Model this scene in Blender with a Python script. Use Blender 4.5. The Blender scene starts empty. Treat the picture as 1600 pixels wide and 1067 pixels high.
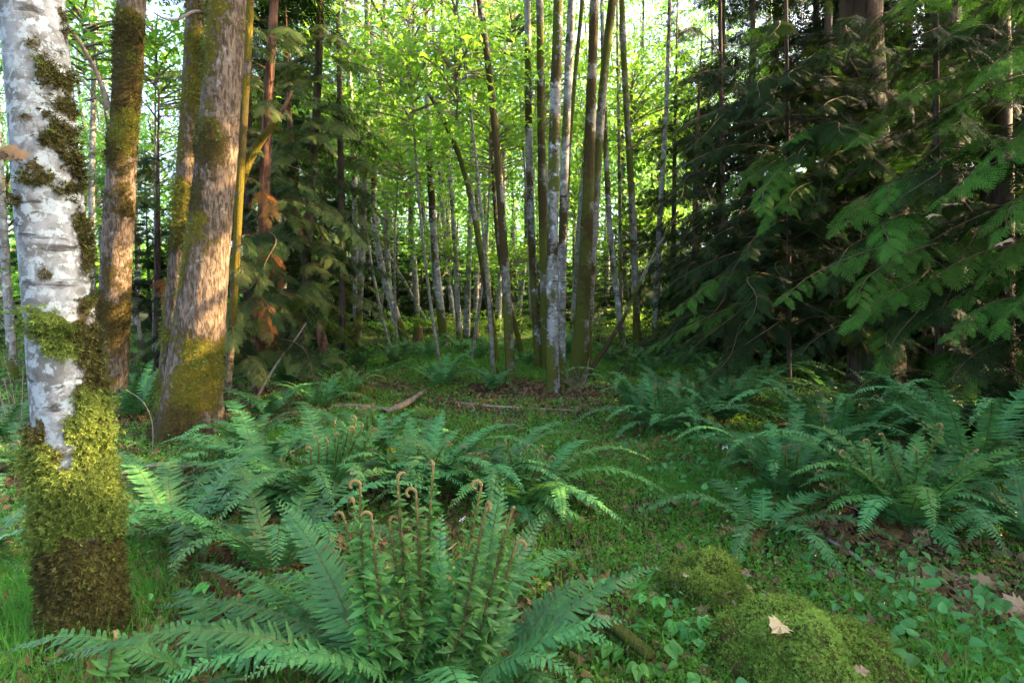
import bpy, math, numpy as np
from mathutils import Vector, Matrix

# ------------------------------------------------------------------ camera, world, sun, exposure
scene = bpy.context.scene
COL = scene.collection
RAD = math.radians
W, H, F = 1600.0, 1067.0, 889.0            # pixel frame of the photo, focal length in pixels
CAM_Z, PITCH = 1.55, RAD(3.4)
cam_d = bpy.data.cameras.new("camera"); cam = bpy.data.objects.new("camera", cam_d); COL.objects.link(cam)
cam_d.sensor_width = 36.0; cam_d.lens = 36.0 * F / W; cam_d.clip_end = 600; cam_d.clip_start = 0.05
cam.location = (0, 0, CAM_Z); cam.rotation_euler = (RAD(90) - PITCH, 0, 0)
scene.camera = cam
scene.render.resolution_x, scene.render.resolution_y = 1024, 682

SUN_AZ, SUN_EL = RAD(80), RAD(27)
world = bpy.data.worlds.new("World"); scene.world = world; world.use_nodes = True
wn = world.node_tree.nodes; wl = world.node_tree.links
bg = wn["Background"]; sky = wn.new("ShaderNodeTexSky"); sky.sky_type = 'NISHITA'
sky.sun_disc = False; sky.sun_elevation = SUN_EL; sky.sun_rotation = SUN_AZ; sky.air_density = 0.6; sky.dust_density = 5.0; sky.ozone_density = 0.2
wl.new(sky.outputs[0], bg.inputs[0]); bg.inputs[1].default_value = 0.15
SUN_DIR = np.array([math.sin(SUN_AZ)*math.cos(SUN_EL), math.cos(SUN_AZ)*math.cos(SUN_EL), math.sin(SUN_EL)])
sun_d = bpy.data.lights.new("sun", 'SUN'); sun = bpy.data.objects.new("sun", sun_d); COL.objects.link(sun)
sun_d.energy = 3.7; sun_d.angle = RAD(0.5); sun_d.color = (1.0, 0.68, 0.36)
sun.rotation_euler = Vector(-SUN_DIR).to_track_quat('-Z', 'Y').to_euler(); sun.location = (30, 8, 30)
scene.view_settings.view_transform = 'Standard'; scene.view_settings.look = 'None'
scene.view_settings.exposure = 3.5; scene.view_settings.gamma = 1.0
cy = scene.cycles
cy.max_bounces = 7; cy.diffuse_bounces = 4; cy.glossy_bounces = 2; cy.transmission_bounces = 4; cy.transparent_max_bounces = 4
cy.use_denoising = True; cy.denoising_prefilter = 'ACCURATE'; cy.use_adaptive_sampling = True; cy.adaptive_threshold = 0.01
cy.caustics_reflective = False; cy.caustics_refractive = False
cy.sample_clamp_indirect = 6.0

rng = np.random.default_rng(11)
A = np.array

# ------------------------------------------------------------------ noise, terrain, pixel -> world
def vnoise(p, seed=0):
    p = np.asarray(p, float); i = np.floor(p).astype(np.int64); f = p - i; f = f*f*(3-2*f)
    def h(a, b, c):
        n = (a*374761393 + b*668265263 + c*2147483647 + seed*974634777) & 0xffffffff
        n = ((n ^ (n >> 13))*1274126177) & 0xffffffff
        n = ((n ^ (n >> 16))*2246822519) & 0xffffffff
        return ((n ^ (n >> 15)) & 0xffffff)/float(0xffffff)
    x, y, z = i[..., 0], i[..., 1], i[..., 2]; u, v, w = f[..., 0], f[..., 1], f[..., 2]
    def lerp(a, b, t): return a+(b-a)*t
    return lerp(lerp(lerp(h(x, y, z), h(x+1, y, z), u), lerp(h(x, y+1, z), h(x+1, y+1, z), u), v),
                lerp(lerp(h(x, y, z+1), h(x+1, y, z+1), u), lerp(h(x, y+1, z+1), h(x+1, y+1, z+1), u), v), w)
def fbm(p, oct=4, seed=0):
    s, a, t = 0, .5, 0
    for o in range(oct):
        s = s + a*vnoise(np.asarray(p)*2**o, seed+o*17); t += a; a *= .5
    return s/t
def terrain(x, y):
    x = np.asarray(x, float); y = np.asarray(y, float)
    q = np.stack([x, y, np.zeros_like(x)], -1)
    z = .047*np.log1p(np.exp((y-9.5)/1.2))*1.2
    z = np.minimum(z, 3+0*z)
    z = z + .16*(fbm(q*.35, 3, 3)-.5) + .09*(fbm(q*1.3, 3, 9)-.5) + .035*(fbm(q*4.5, 2, 12)-.5)
    return z
CP, SP = math.cos(PITCH), math.sin(PITCH)
def ray(px, py):
    dx, dy = (px-W/2)/F, (H/2-py)/F
    return A([dx, CP+dy*SP, -SP+dy*CP])
def P(px, py, depth):
    d = ray(px, py); return A([0, 0, CAM_Z]) + d*(depth/d[1])
def G(px, py, far=60):
    d = ray(px, py); d = d/d[1]
    ys = np.concatenate([np.arange(1.2, 12, .01), np.arange(12, far, .04)])
    q = A([0, 0, CAM_Z]) + ys[:, None]*d
    hit = np.nonzero(q[:, 2] <= terrain(q[:, 0], q[:, 1]))[0]
    y = ys[hit[0]] if len(hit) else far
    r = A([0, 0, CAM_Z]) + y*d; r[2] = terrain(r[0], r[1]); return r
def pix(p):
    p = np.asarray(p, float); q = p - A([0, 0, CAM_Z])
    dep = q[..., 1]*CP - q[..., 2]*SP; up = q[..., 1]*SP + q[..., 2]*CP
    return W/2+F*q[..., 0]/dep, H/2-F*up/dep

# ------------------------------------------------------------------ mesh building
class Mesh:
    def __init__(s): s.V, s.Fc, s.T, s.n, s.X = [], [], [], 0, {}
    def add(s, V, faces, tint=.5, mat=0, **attrs):
        V = np.asarray(V, float); m = len(V)
        s.V.append(V); s.T.append(np.broadcast_to(np.asarray(tint, float), (m,)))
        for f in (faces if isinstance(faces, list) else [faces]):
            if len(f): s.Fc.append((np.asarray(f)+s.n, mat))
        for k, v in attrs.items(): s.X.setdefault(k, []).append((s.n, np.broadcast_to(np.asarray(v, float), (m,))))
        s.n += m
    def inst(s, tpl, R, loc, scale=1.0, tint=None, mat=0):
        V, Fs = tpl; M = len(loc); n = len(V)
        if M == 0: return
        scale = np.broadcast_to(np.asarray(scale, float), (M,)) if np.ndim(scale) < 2 else scale
        VV = V[None]*(scale[:, None, None] if scale.ndim == 1 else scale[:, None, :])
        out = np.einsum('mij,mnj->mni', R, VV) + np.asarray(loc)[:, None]
        off = (np.arange(M)*n)[:, None, None]
        fl = [(f[None]+off).reshape(-1, f.shape[1]) for f in Fs]
        t = rng.random(M) if tint is None else np.broadcast_to(tint, (M,))
        s.add(out.reshape(-1, 3), fl, np.repeat(t, n), mat)
    def build(s, name, mats, smooth=False):
        V = np.concatenate(s.V); me = bpy.data.meshes.new(name)
        me.vertices.add(len(V)); me.vertices.foreach_set('co', V.astype(np.float32).ravel())
        L = np.concatenate([f.ravel() for f, _ in s.Fc]); tot = np.concatenate([np.full(len(f), f.shape[1]) for f, _ in s.Fc])
        mi = np.concatenate([np.full(len(f), m) for f, m in s.Fc])
        me.loops.add(len(L)); me.loops.foreach_set('vertex_index', L.astype(np.int32))
        me.polygons.add(len(tot))
        me.polygons.foreach_set('loop_start', (np.cumsum(tot)-tot).astype(np.int32))
        me.polygons.foreach_set('material_index', mi.astype(np.int32))
        me.polygons.foreach_set('use_smooth', np.full(len(tot), bool(smooth)))
        a = me.attributes.new('tint', 'FLOAT', 'POINT'); a.data.foreach_set('value', np.concatenate(s.T).astype(np.float32))
        for k, lst in s.X.items():
            v = np.zeros(len(V), np.float32)
            for st, x in lst: v[st:st+len(x)] = x
            a = me.attributes.new(k, 'FLOAT', 'POINT'); a.data.foreach_set('value', v)
        for m in (mats if isinstance(mats, (list, tuple)) else [mats]): me.materials.append(m)
        me.update(calc_edges=True); me.validate()
        return me

def unit(v): v = np.asarray(v, float); return v/(np.linalg.norm(v, axis=-1, keepdims=True)+1e-12)
def frames(d, n):
    x = unit(d); z = np.asarray(n, float); z = unit(z-(z*x).sum(-1, keepdims=True)*x); y = np.cross(z, x)
    return np.stack([x, y, z], -1)
def rand_dir(m, up=0.0):
    v = rng.normal(size=(m, 3)); v = unit(v); v[:, 2] += up; return unit(v)
def bez(p0, p1, p2, n):
    t = np.linspace(0, 1, n)[:, None]; return (1-t)**2*A(p0)+2*t*(1-t)*A(p1)+t*t*A(p2)
def resample(P_, n, smooth=True):
    P_ = np.asarray(P_, float); s = np.concatenate([[0], np.cumsum(np.linalg.norm(np.diff(P_[:, :3], axis=0), axis=1))])
    t = np.linspace(0, s[-1], n)
    out = np.stack([np.interp(t, s, P_[:, k]) for k in range(P_.shape[1])], 1)
    if smooth and n > 8:
        k = max(1, n//12)
        for _ in range(2):
            pad = np.concatenate([2*out[:1]-out[k:0:-1], out, 2*out[-1:]-out[-2:-k-2:-1]])
            ker = np.ones(2*k+1)/(2*k+1)
            out = np.stack([np.convolve(pad[:, j], ker, 'valid') for j in range(out.shape[1])], 1)
    return out
def tube_rings(pts, sides):
    pts = np.asarray(pts, float); T = unit(np.gradient(pts, axis=0)); up = A([0, 1., 0.]) if abs(T[0][1]) < .9 else A([1., 0, 0])
    X = np.zeros_like(pts); Y = np.zeros_like(pts); x = unit(np.cross(up, T[0]))
    for i in range(len(pts)):
        x = unit(x - T[i]*(x@T[i])); X[i] = x; Y[i] = np.cross(T[i], x)
    th = np.arange(sides)*2*math.pi/sides
    return X, Y, th
def tube(pts, rad, sides=6, cap=True):
    pts = np.asarray(pts, float); n = len(pts); rad = np.broadcast_to(rad, (n,)); X, Y, th = tube_rings(pts, sides)
    V = pts[:, None]+rad[:, None, None]*(np.cos(th)[None, :, None]*X[:, None]+np.sin(th)[None, :, None]*Y[:, None])
    i = np.arange(n-1)[:, None]*sides; j = np.arange(sides)[None]; j2 = (j+1) % sides
    Fq = np.stack([i+j, i+j2, i+sides+j2, i+sides+j], -1).reshape(-1, 4)
    fl = [Fq]
    if cap: fl += [np.arange(sides)[None, ::-1], (np.arange(sides)+(n-1)*sides)[None]]
    return V.reshape(-1, 3), fl

# ------------------------------------------------------------------ objects
def put(name, me, parent=None, loc=(0, 0, 0), **p):
    o = bpy.data.objects.new(name, me); COL.objects.link(o); o.parent = parent; o.location = Vector(loc)
    for k, v in p.items():
        if v is not None: o[k] = v
    return o
def thing(name, label, category, loc, group=None):
    return put(name, None, None, loc, label=label, category=category, group=group)
def one(name, me, label, category, loc=(0, 0, 0), group=None, rotz=0, scale=1, rot=None):
    o = put(name, me, None, loc, label=label, category=category, group=group)
    o.rotation_euler = rot if rot is not None else (0, 0, rotz); o.scale = (scale,)*3
    return o

# ------------------------------------------------------------------ materials
def new_mat(name):
    m = bpy.data.materials.new(name); m.use_nodes = True; m.node_tree.nodes.clear(); return m
class NT:
    def __init__(s, m): s.t = m.node_tree; s.N = s.t.nodes
    def n(s, typ, **kw):
        o = s.N.new('ShaderNode'+typ)
        for k, v in kw.items():
            if hasattr(o, k): setattr(o, k, v)
        return o
    def l(s, a, b): s.t.links.new(a, b)
    def set(s, sock, v):
        if isinstance(v, bpy.types.NodeSocket): s.l(v, sock)
        elif isinstance(v, (tuple, list)) and len(v) == 3 and sock.type == 'RGBA': sock.default_value = (*v, 1)
        else: sock.default_value = v
    def mix(s, f, a, b):
        o = s.n('Mix', data_type='RGBA'); s.set(o.inputs[0], f); s.set(o.inputs[6], a); s.set(o.inputs[7], b); return o.outputs[2]
    def math(s, op, a, b=0.0):
        o = s.n('Math', operation=op); s.set(o.inputs[0], a); s.set(o.inputs[1], b); return o.outputs[0]
    def step(s, v, lo, hi):
        o = s.n('MapRange', interpolation_type='SMOOTHSTEP'); s.set(o.inputs[0], v); o.inputs[1].default_value = lo; o.inputs[2].default_value = hi; return o.outputs[0]
    def coord(s, scale=(1, 1, 1)):
        c = s.n('TexCoord'); m = s.n('Mapping'); m.inputs['Scale'].default_value = scale; s.l(c.outputs['Object'], m.inputs[0]); return m.outputs[0]
    def noise(s, vec, scale, detail=4, rough=.55, dist=0.0):
        o = s.n('TexNoise'); s.l(vec, o.inputs['Vector']); o.inputs['Scale'].default_value = scale; o.inputs['Detail'].default_value = detail
        o.inputs['Roughness'].default_value = rough; o.inputs['Distortion'].default_value = dist; return o.outputs[0]
    def attr(s, name): o = s.n('Attribute'); o.attribute_name = name; return o.outputs['Fac']
    def rnd(s): return s.n('ObjectInfo').outputs['Random']
    def bump(s, h, strength, dist=.02):
        o = s.n('Bump'); s.l(h, o.inputs['Height']); o.inputs['Strength'].default_value = strength; o.inputs['Distance'].default_value = dist; return o.outputs[0]
    def out(s, sh): o = s.n('OutputMaterial'); s.l(sh, o.inputs[0])
    def pbr(s, col, rough, spec=.3, normal=None):
        o = s.n('BsdfPrincipled'); s.set(o.inputs['Base Color'], col); s.set(o.inputs['Roughness'], rough)
        o.inputs['Specular IOR Level'].default_value = spec
        if normal is not None: s.l(normal, o.inputs['Normal'])
        return o.outputs[0]
def leaf_mat(name, c1, c2, trans, tf=.4, rough=.5, spec=.3, var=.25):
    m = new_mat(name); k = NT(m)
    col = k.mix(k.attr('tint'), c1, c2)
    hs = k.n('HueSaturation'); k.l(col, hs.inputs['Color'])
    k.l(k.math('ADD', k.math('MULTIPLY', k.rnd(), var*2), 1-var), hs.inputs['Value'])
    k.l(k.math('ADD', k.math('MULTIPLY', k.rnd(), .03), .485), hs.inputs['Hue'])
    tr = k.n('BsdfTranslucent'); k.l(k.mix(.65, hs.outputs[0], trans), tr.inputs[0])
    mx = k.n('MixShader'); mx.inputs[0].default_value = tf
    k.l(k.pbr(hs.outputs[0], rough, spec), mx.inputs[1]); k.l(tr.outputs[0], mx.inputs[2]); k.out(mx.outputs[0]); return m
def bark_mat(name, light, mid, dark, band=(1, 1, 5), bscale=7, patch=2.0, lichen=None, vert=False, green=(.075, .085, .012), brown=(.05, .034, .011), bump=.6, cover=.5):
    m = new_mat(name); k = NT(m)
    c = k.coord(); cb = k.coord(band)
    n1 = k.noise(cb, bscale, 6, .62, .4); n2 = k.noise(c, patch, 5, .6, .6); n3 = k.noise(c, 34, 4, .6)
    col = k.mix(k.step(n2, .5-.1, .5+.08), mid, light)
    if lichen: col = k.mix(k.step(k.noise(c, patch*1.9, 6, .65, .3), cover, cover+.05), col, lichen)
    lines = k.step(n1, .56, .66) if not vert else k.step(n1, .45, .62)
    col = k.mix(k.math('MULTIPLY', lines, .85), col, dark)
    col = k.mix(k.math('MULTIPLY', k.step(n3, .5, .75), .45), col, dark)
    ms = k.math('ADD', k.attr('moss'), k.math('MULTIPLY', k.math('SUBTRACT', k.noise(c, 13, 6, .75), .5), 1.7))
    mf = k.step(ms, .40, .66)
    mg = k.step(k.math('ADD', k.attr('mossg'), k.math('MULTIPLY', k.math('SUBTRACT', k.noise(c, 9, 4, .6), .5), 1.0)), .3, .7)
    mcol = k.mix(mg, brown, green)
    mcol = k.mix(k.math('MULTIPLY', k.step(k.noise(c, 70, 3, .7), .4, .7), .5), mcol, (.03, .03, .006))
    col = k.mix(mf, col, mcol)
    h = k.math('ADD', k.math('MULTIPLY', k.math('SUBTRACT', 1.0, lines), .6), k.math('MULTIPLY', n3, .6))
    h = k.math('ADD', h, k.math('MULTIPLY', mf, k.math('MULTIPLY', k.noise(c, 55, 4, .7), 2.5)))
    k.out(k.pbr(col, .85, .15, k.bump(h, bump, .012))); return m
def plain_mat(name, c1, c2, scale=12, rough=.85, band=(1, 1, 1), bump=.5, spec=.2):
    m = new_mat(name); k = NT(m); c = k.coord(band)
    n = k.noise(c, scale, 5, .65, .3)
    col = k.mix(k.step(n, .3, .7), c1, c2)
    k.out(k.pbr(col, rough, spec, k.bump(n, bump, .01))); return m

M = {}
M['alder'] = bark_mat('pale_alder_bark', (.25, .25, .22), (.14, .13, .105), (.04, .032, .022), (1, 1, 4), 7, 4.5, (.40, .43, .40), cover=.56)
M['alder_hero'] = bark_mat('white_alder_bark', (.205, .21, .198), (.115, .112, .095), (.03, .024, .018), (1, 1, 4), 5.5, 9.5, (.28, .31, .295), bump=.6, cover=.5)
M['alder_mossy'] = bark_mat('mossy_alder_bark', (.19, .18, .145), (.115, .105, .075), (.04, .034, .02), (1, 1, 4), 7, 7, (.25, .26, .23), cover=.55)
M['maple'] = bark_mat('furrowed_maple_bark', (.165, .125, .085), (.12, .088, .06), (.042, .030, .019), (1, 1, .26), 34, 5.0, (.23, .205, .165), vert=True, green=(.125, .10, .008), brown=(.066, .050, .012), bump=1.0, cover=.60)
M['cedar_bark'] = bark_mat('stringy_cedar_bark', (.10, .072, .052), (.07, .05, .036), (.024, .017, .012), (1, 1, .07), 22, 2.5, None, vert=True, bump=.9)
M['red_bark'] = bark_mat('reddish_bark', (.20, .10, .06), (.13, .065, .04), (.04, .02, .013), (1, 1, .1), 20, 2.5, None, vert=True, bump=.9)
M['wood'] = plain_mat('weathered_dead_wood', (.20, .16, .12), (.09, .07, .05), 9, .85, (1, 1, .3))
M['twig'] = plain_mat('grey_dead_twig', (.26, .21, .16), (.12, .09, .065), 14)
M['palelog'] = bark_mat('pale_rotting_wood', (.22, .18, .09), (.15, .115, .055), (.06, .04, .02), (1, 1, 1), 16, 9, (.27, .22, .12), bump=1.0)
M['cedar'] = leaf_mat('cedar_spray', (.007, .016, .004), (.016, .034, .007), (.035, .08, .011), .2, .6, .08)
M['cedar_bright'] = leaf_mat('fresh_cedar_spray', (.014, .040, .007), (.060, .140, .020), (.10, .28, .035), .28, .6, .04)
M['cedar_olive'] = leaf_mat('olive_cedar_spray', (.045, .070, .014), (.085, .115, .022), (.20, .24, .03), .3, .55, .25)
M['dead_spray'] = leaf_mat('dead_rust_spray', (.16, .06, .02), (.26, .11, .03), (.3, .12, .03), .25, .7, .1)
M['fern'] = leaf_mat('sword_fern_green', (.034, .118, .036), (.070, .185, .046), (.13, .36, .06), .17, .48, .2, .34)
M['fern_dead'] = leaf_mat('withered_frond', (.10, .055, .02), (.21, .13, .05), (.2, .12, .04), .2, .75, .1, .2)
M['fern_young'] = leaf_mat('young_fern_green', (.07, .18, .035), (.10, .24, .05), (.18, .42, .06), .35, .5, .3, .12)
M['rachis'] = plain_mat('fern_stem', (.10, .085, .025), (.07, .05, .02), 30)
def fiddle_mat():
    m = new_mat('scaly_fiddlehead'); k = NT(m); n = k.noise(k.coord(), 110, 4, .7)
    a = k.mix(n, (.035, .025, .010), (.12, .085, .03)); b = k.mix(n, (.10, .066, .022), (.27, .195, .07))
    k.out(k.pbr(k.mix(k.step(k.attr('tint'), .62, .95), a, b), .9, .15, k.bump(n, .9, .004))); return m
M['fiddle'] = fiddle_mat()
M['maple_leaf'] = leaf_mat('maple_leaf_green', (.075, .19, .020), (.12, .27, .030), (.34, .62, .05), .55, .45, .3, .2)
M['alder_leaf'] = leaf_mat('alder_leaf_green', (.075, .18, .022), (.125, .25, .03), (.36, .64, .06), .58, .5, .25, .25)
M['far_leaf'] = leaf_mat('far_canopy_leaf', (.065, .16, .024), (.115, .24, .036), (.26, .60, .10), .60, .5, .25, .25)
M['herb'] = leaf_mat('herb_leaf', (.040, .150, .028), (.065, .215, .045), (.12, .40, .05), .35, .5, .35, .2)
M['herb_light'] = leaf_mat('bright_herb_leaf', (.07, .22, .03), (.10, .29, .05), (.18, .5, .06), .4, .5, .35, .2)
M['cover'] = leaf_mat('ground_cover_leaf', (.065, .16, .016), (.12, .27, .028), (.22, .46, .04), .40, .55, .25, .1)
M['grass'] = leaf_mat('grass_blade', (.06, .185, .020), (.10, .28, .03), (.18, .50, .045), .42, .5, .3, .1)
M['moss'] = leaf_mat('moss_tuft', (.062, .090, .014), (.20, .26, .05), (.28, .34, .07), .35, .8, .1, .05)
M['moss_brown'] = leaf_mat('brown_moss_tuft', (.036, .032, .010), (.085, .075, .02), (.12, .11, .03), .25, .85, .1, .05)
M['moss_rock'] = leaf_mat('rock_moss_tuft', (.075, .125, .018), (.25, .35, .055), (.34, .45, .08), .35, .8, .1, .05)
M['dead_leaf'] = leaf_mat('dry_maple_leaf', (.12, .070, .034), (.36, .26, .14), (.3, .2, .10), .15, .75, .2, .3)
M['dead_far'] = leaf_mat('brown_litter_leaf', (.070, .040, .018), (.20, .13, .06), (.2, .12, .05), .15, .8, .15, .1)
M['flower'] = leaf_mat('white_petal', (.75, .75, .70), (.85, .85, .8), (.8, .8, .75), .3, .6, .2, .05)
M['stem'] = plain_mat('green_stem', (.06, .13, .03), (.08, .10, .03), 20)
M['brown_stem'] = plain_mat('brown_stem', (.10, .05, .03), (.07, .05, .03), 20)
def ground_mat():
    m = new_mat('forest_floor'); k = NT(m); c = k.coord()
    n1 = k.noise(c, 1.1, 5, .6, .3); n2 = k.noise(c, 14, 6, .7); n3 = k.noise(c, 60, 4, .7)
    soil = k.mix(k.step(n2, .35, .65), (.030, .021, .014), (.075, .048, .028))
    soil = k.mix(k.math('MULTIPLY', k.step(n3, .5, .7), .6), soil, (.12, .08, .05))
    col = k.mix(k.step(k.math('ADD', n1, k.math('MULTIPLY', k.math('SUBTRACT', n2, .5), .6)), .42, .58), soil, (.030, .058, .012))
    k.out(k.pbr(col, .95, .1, k.bump(k.math('ADD', n2, k.math('MULTIPLY', n3, .5)), .9, .03))); return m
M['ground'] = ground_mat()

# ------------------------------------------------------------------ ground: one sheet
def build_ground():
    def axis(lim, fine, fl, g):
        a = list(np.arange(0, fl, fine)); s = fine
        while a[-1] < lim: s *= g; a.append(a[-1]+s)
        return A(a)
    xp = axis(240, .07, 6, 1.07); xs = np.concatenate([-xp[:0:-1], xp])
    yp = axis(320, .07, 13, 1.07); yn = axis(60, .3, 1, 1.2); ys = np.concatenate([-yn[:0:-1], yp])
    X, Y = np.meshgrid(xs, ys); Z = terrain(X, Y); nx, ny = len(xs), len(ys)
    i = (np.arange(ny-1)[:, None]*nx+np.arange(nx-1)[None])
    m = Mesh(); m.add(np.stack([X, Y, Z], -1).reshape(-1, 3), np.stack([i, i+1, i+nx+1, i+nx], -1).reshape(-1, 4))
    put('ground', m.build('ground', M['ground'], True), kind='structure')
build_ground()

# ------------------------------------------------------------------ leaf templates (x along the leaf, z = leaf normal)
def strip_leaf(st, fold=.15, sag=.1):
    """a leaf from stations (u, half width): two halves folded on the midrib"""
    V, n = [], len(st)
    for u, w in st: V += [(u, w, fold*w-sag*u*u), (u, 0, -sag*u*u), (u, -w, fold*w-sag*u*u)]
    Fq = []
    for i in range(n-1):
        a, b = 3*i, 3*i+3; Fq += [(a, a+1, b+1, b), (a+1, a+2, b+2, b+1)]
    return A(V, ), [A(Fq)]
T_OVAL = strip_leaf([(0, .03), (.25, .3), (.6, .3), (1, .02)])
T_QUAD = (A([(0, 0, 0), (.5, .32, .04), (1, 0, -.05), (.5, -.32, .04)]), [A([(0, 1, 2, 3)])])
T_HERB = strip_leaf([(0, .04), (.08, .28), (.16, .30), (.20, .36), (.34, .33), (.38, .37), (.52, .28), (.56, .31), (.70, .19), (.74, .21), (.88, .08), (1, .0)], .25, .22)
T_BLADE = (A([(0, .03, 0), (0, -.03, 0), (.5, .025, -.05), (.5, -.025, -.05), (1, 0, -.28)]), [A([(0, 1, 3, 2)]), A([(2, 3, 4)])])
def maple_tpl(curl=.1):
    a = [(-.02, .0), (-.18, .14), (-.05, .30), (.10, .55), (.22, .34), (.42, .52), (.50, .34), (.66, .30), (.62, .14), (1.0, .0)]
    up = A(a); lo = A([(x, -y) for x, y in a[1:-1]])[::-1]
    ring = np.concatenate([up, lo]); z = -curl*((ring[:, 0]-.3)**2+ring[:, 1]**2)*2
    V = np.concatenate([[(.25, 0, .02)], np.c_[ring, z]]); n = len(ring)
    return V, [A([(0, 1+i, 1+(i+1) % n) for i in range(n)])]
T_MAPLE = maple_tpl(.12)
T_MAPLE_LOW = (A([(0, 0, 0), (.15, .5, -.05), (.35, .2, .03), (1, 0, -.12), (.35, -.2, .03), (.15, -.5, -.05)]), [A([(0, 2, 1), (0, 3, 2), (0, 4, 3), (0, 5, 4)])])
T_TUFT = None
def tuft_tpl(n=6, seed=0, spread=.8):
    r = np.random.default_rng(seed); V, Fq = [], []
    for i in range(n):
        a = i*2*math.pi/n+r.uniform(-.4, .4); l = r.uniform(.7, 1.1); dx, dy = math.cos(a), math.sin(a); s = spread*r.uniform(.5, 1.1)
        w = .10; b = len(V)
        V += [(-dy*w, dx*w, 0), (dy*w, -dx*w, 0), (dx*s*.6*l+dy*w*.8, dy*s*.6*l-dx*w*.8, .6*l), (dx*s*.6*l-dy*w*.8, dy*s*.6*l+dx*w*.8, .6*l), (dx*s*1.25*l, dy*s*1.25*l, .75*l)]
        Fq += [(b, b+1, b+2, b+3)]
    V = A(V); n = len(V)//5
    T3 = A([(5*i+3, 5*i+2, 5*i+4) for i in range(n)])
    return V, [A(Fq), T3]
T_TUFTS = [tuft_tpl(6, s) for s in range(3)]

# ------------------------------------------------------------------ trunks
def trunk_mesh(name, pts, base, sides, mat, seg=.06, rough=.04, ridge=0.0, flare=.0, moss=None, seed=0, nmax=420, zero=None):
    """pts: (x, y, z, radius) world; returns mesh in base coordinates and surface samples for moss"""
    pts = np.asarray(pts, float); L = np.linalg.norm(np.diff(pts[:, :3], axis=0), axis=1).sum()
    n = int(min(nmax, max(10, L/seg))); q = resample(pts, n); c, r = q[:, :3], q[:, 3].copy()
    h = np.concatenate([[0], np.cumsum(np.linalg.norm(np.diff(c, axis=0), axis=1))])
    X, Y, th = tube_rings(c, sides)
    dirs = np.cos(th)[None, :, None]*X[:, None]+np.sin(th)[None, :, None]*Y[:, None]
    hh = np.broadcast_to(h[:, None], (n, sides))
    rp = np.stack([np.cos(th)[None]*1.2+0*hh, np.sin(th)[None]*1.2+0*hh, hh*1.3], -1)+seed*7.3
    k = 1+rough*2*(fbm(rp, 4, seed)-.5)*2+rough*.9*np.clip(fbm(rp*A([1, 1, 3.2])+40, 2, seed+9)-.62, 0, 1)*6
    if flare: k = k+flare*np.exp(-hh/(.45*r[0]*3))*(1+.45*np.cos(th*5+seed)[None])
    if ridge:
        rq = np.stack([np.cos(th)[None]*9+0*hh, np.sin(th)[None]*9+0*hh, hh*1.8], -1)+seed
        k = k-ridge*np.abs(fbm(rq, 3, seed+4)*2-1)
    V = c[:, None]+(r[:, None]*k)[..., None]*dirs
    mo = np.zeros((n, sides)); mg = np.zeros((n, sides))
    if moss is not None: mo, mg = moss(V, dirs, hh)
    i = np.arange(n-1)[:, None]*sides; j = np.arange(sides)[None]; j2 = (j+1) % sides
    Fq = np.stack([i+j, i+j2, i+sides+j2, i+sides+j], -1).reshape(-1, 4)
    m = Mesh(); m.add((V-A(base)).reshape(-1, 3), [Fq, (np.arange(sides)+(n-1)*sides)[None]], .5, 0, moss=mo.ravel(), mossg=mg.ravel())
    return m.build(name, mat, True), (V.reshape(-1, 3), dirs.reshape(-1, 3), mo.ravel(), mg.ravel())
def moss_tufts(surf, base, n, size, mat_sel, name, thick=.0, lim=.55, front=True, hang=.5):
    V, D, mo, mg = surf
    w = np.clip(mo-lim, 0, 1)**.7
    if front: w = w*(D[:, 1] < .35)
    w = w*(mat_sel(mg+.22*rng.normal(size=len(mg))))
    if w.sum() <= 0: return None
    idx = rng.choice(len(V), n, p=w/w.sum()); d = D[idx]
    p = V[idx]+rng.normal(size=(n, 3))*size*.7; p = p+d*rng.random((n, 1))*thick*np.clip(3*(fbm(V[idx]*14, 3, 6)-.28), .1, 1.6)[:, None]*np.clip(mo[idx]-lim, 0, 1)[:, None]*2
    z = unit(d+rng.normal(size=(n, 3))*.45-A([0, 0, hang])*rng.random((n, 1)))
    R = frames(np.cross(z, rand_dir(n)), z)
    m = Mesh(); k = n//3
    for t in range(3):
        s = slice(t*k, (t+1)*k if t < 2 else n)
        m.inst(T_TUFTS[t], R[s], (p[s]-A(base)), size*rng.uniform(.6, 1.5, len(p[s])), tint=np.clip(rng.normal(.5, .2, len(p[s]))+1.6*(fbm(V[idx[s]]*9, 3, 31)-.5), 0, 1))
    return m
def noise_moss(thr, bias=None, seed=0, sc=1.6, gsc=1.1, zfade=None):
    def f(V, D, hh):
        v = fbm(V*A([sc, sc, sc*.9]), 4, seed)
        if bias is not None: v = v+bias(V, D, hh)
        g = fbm(V*gsc, 3, seed+5)
        return np.clip((v-thr)/.20*.5+.5, 0, 1.3), np.clip((g-.5)/.2+.5, 0, 1)
    return f

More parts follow.
